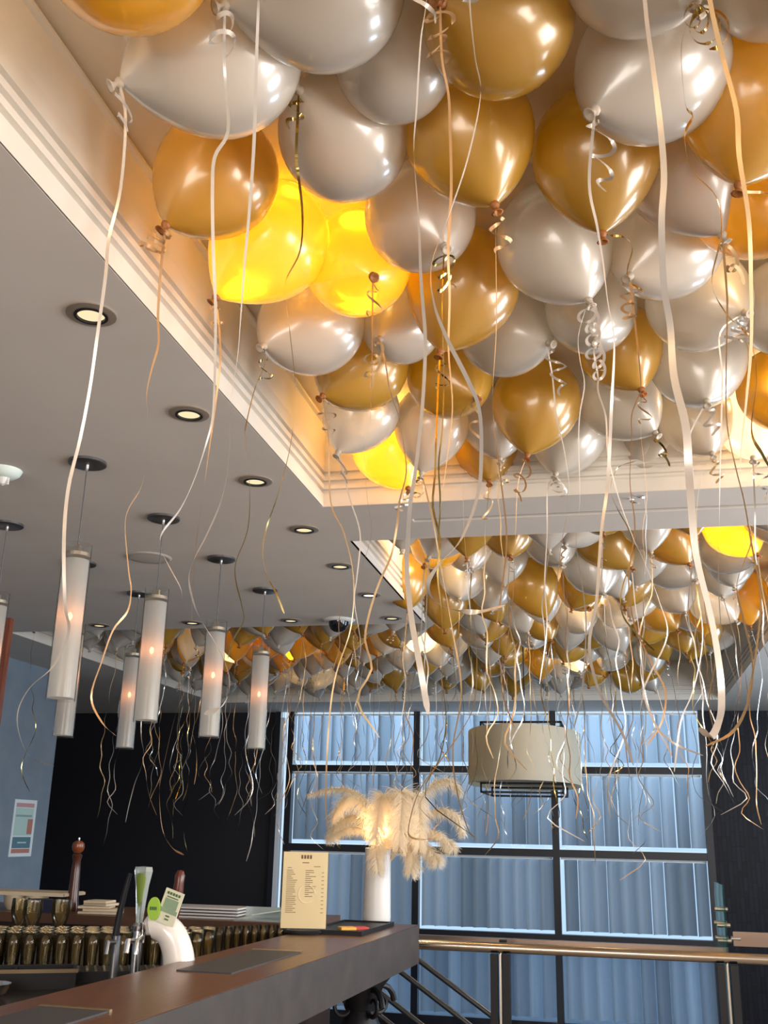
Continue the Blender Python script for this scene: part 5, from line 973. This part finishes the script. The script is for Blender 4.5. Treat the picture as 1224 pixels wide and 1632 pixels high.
b = MB(); b.bb(.18, .19, -.1, .12, .002, .016); b.build('end_band', mat('board_end', (.5, .38, .25), .5), t)
t = thing('napkin_pile', (-2.60, 5.14, BK), 'untidy pile of beige folded napkins right of the pepper mill', 'napkins')
for k in range(5): b = MB(); b.box((rnd.uniform(-.02, .02), rnd.uniform(-.01, .01), .007 + .013 * k), (.20 - .02 * k, .12, .011), Matrix.Rotation(rnd.uniform(-.25, .25), 3, 'Z')); b.build('napkin', mat('napkin', (.72, .60, .44), .8), t)
t = thing('plate_stack', (-2.05, 5.22, BK), 'stack of long white platters on the back counter', 'plates')
for k in range(4): b = MB(); b.bb(-.26, .20, -.10, .10, k * .014, k * .014 + .008); b.build('platter', mat('platter_white', (.72, .72, .74), .25), t)
t = thing('glass_tray', (-1.68, 5.16, BK), 'shallow silver tray at the right end of the back counter', 'tray')
b = MB(); b.bb(-.17, .17, -.09, .09, 0, .008); b.box((.165, 0, .03), (.008, .18, .05)); b.box((0, .086, .03), (.34, .008, .05)); b.build('tray_body', mat('silver_tray', (.6, .68, .70), .25, .6), t)
b = MB(); b.box((.03, 0, .045), (.24, .12, .004), Matrix.Rotation(-.16, 3, 'Y')); b.build('sheet', mat('pale_sheet', (.62, .75, .74), .5), t)

# ---------------------------------------------------------------- left wall: poster and wood framed panel
t = thing('poster', (-4.38, 7.28, EYE - .02), 'white bordered narrow poster with pink, pale and teal panels on the blue-grey wall', 'poster')
b = MB(); b.bb(0, .004, -.155, .155, -.20, .21); b.build('paper', mat('poster_white', (.80, .88, .92), .5), t)
def pp(nm, c, y0, y1, z0, z1, d=.001): b = MB(); b.bb(.004, .004 + d, y0, y1, z0, z1); b.build(nm, mat('poster_' + nm, c, .5), t)
pp('pink_band', (.62, .32, .33), -.13, .12, .155, .185); pp('pale_picture', (.50, .70, .66), -.13, .12, -.05, .15); pp('red_shape', (.50, .20, .15), .05, .12, -.04, .07, .002)
pp('grey_swirl', (.25, .42, .42), -.12, .10, .085, .10, .002); pp('teal_block', (.10, .22, .28), -.13, .12, -.14, -.06); pp('red_footer', (.55, .22, .17), -.13, .12, -.175, -.145)
pp('pale_lines', (.5, .65, .7), -.06, .06, -.105, -.095, .002)
t = thing('framed_screen', (-3.36, 5.0, EYE - .42), 'tall red-brown wood framed panel standing at the left edge', 'screen')
b = MB(); b.bb(.06, .13, -.02, .02, 0, 1.52); b.bb(-.72, .06, -.02, .02, 1.45, 1.52); b.bb(-.79, -.72, -.02, .02, 0, 1.52); b.bb(-.72, .06, -.02, .02, 0, .06); b.build('frame', REDW, t)
b = MB(); b.bb(-.72, .06, -.008, .008, .06, 1.45); b.build('panel', mat('panel_pale', (.42, .40, .36), .3), t)

# ---------------------------------------------------------------- railings by the stairwell
BRASS = mat('warm_steel_rail', (.52, .45, .37), .22, 1.0)
t = thing('balustrade', (0, 5.3, 0), 'near balustrade with round polished handrail crossing the foot of the picture', 'railing')
b = MB(); b.tube([(-1.3, 0, EYE - .512), (2.9, 0, EYE - .512)], .0235, 16); b.build('handrail', BRASS, t, smooth=True)
for x in (-.57, .47, 1.6):
    b = MB(); b.bb(x - .046, x - .012, -.03, .03, 0, EYE - .54); b.bb(x + .012, x + .046, -.03, .03, 0, EYE - .54); b.build('post', BLACK, t)
    b = MB(); b.bb(x - .0045, x + .0045, -.01, .01, 0, EYE - .54); b.tube([(x, 0, EYE - .60), (x, 0, EYE - .53)], .006, 8); b.build('post_fixing', STEEL, t)
t = thing('glass_balustrade', (0, 6.5, 0), 'further balustrade with flat bronze rail ending at a green edged glass panel', 'railing')
b = MB(); b.bb(-1.6, .565, -.02, .02, EYE - .600, EYE - .574); b.build('flat_rail', mat('bronze_rail', (.30, .22, .17), .3, .9), t)
b = MB(); b.bb(-1.6, .50, -.004, .004, 0, EYE - .602); b.build('glass_infill', PANE, t)
gv = [(0, -.26, -1.0), (0, .26, -1.0), (0, .26, .03), (0, .20, .10), (0, -.26, .10 + .0)]
b = MB(); b.add([(x, y, EYE - .33 + z) for x in (.556, .568) for _, y, z in gv], [(0, 1, 2, 3, 4), (9, 8, 7, 6, 5)] + [(i, (i + 1) % 5, (i + 1) % 5 + 5, i + 5) for i in range(5)]); b.build('glass_panel', GREENG, t)
for y, z in ((-.10, -.12), (.08, -.12), (-.10, -.20), (.08, -.20), (-.02, -.04)):
    b = MB(); b.tube([(.53, y, EYE - .33 + z), (.60, y, EYE - .33 + z)], .012, 12); b.build('standoff', STEEL, t, smooth=True)
t = thing('handrail_beam', (.62, 6.5, EYE - .525), 'flat steel handrail beam leading right from the glass panel', 'railing')
b = MB(); b.bb(0, 1.6, -.012, .012, -.038, .038); b.build('beam', MATS['bronze_rail'], t)
b = MB(); b.tube([(-.01, 0, 0), (.04, 0, .0)], .014, 12); b.build('fixing', CHROME, t, smooth=True)
t = thing('stair_balustrade', (-1.131, 6.2, EYE - .686), 'four sloping steel bars of the stair balustrade under the handrail', 'railing')
sl = -.643
for k, (dx, dz, L_) in enumerate(((-.1, 0.064, .52), (-.30, .06, .9), (-.36, -.09, .95), (-.36, -.21, .95))):
    b = MB(); p0 = Vector((dx, 0, dz)); p1 = p0 + Vector((L_, 0, L_ * sl)); b.tube([p0, p1], .014, 10); o = b.build('sloping_bar', mat('stair_steel', (.06, .065, .075), .4, .7), t, smooth=True)
    b = MB(); b.tube([p0 + Vector((0, 0, .015)), p1 + Vector((0, 0, .015))], .004, 6); b.build('bright_edge', CHROME, o)  # thin chrome line along the top edge of each bar
b = MB(); b.bb(.46, .50, -.02, .02, -1.9, .13); b.bb(-.40, -.37, -.02, .02, -1.9, .13); b.build('stair_post', BLACK, t)

print('objects', len(bpy.data.objects), 'tris', sum(len(m.polygons) for m in bpy.data.meshes))
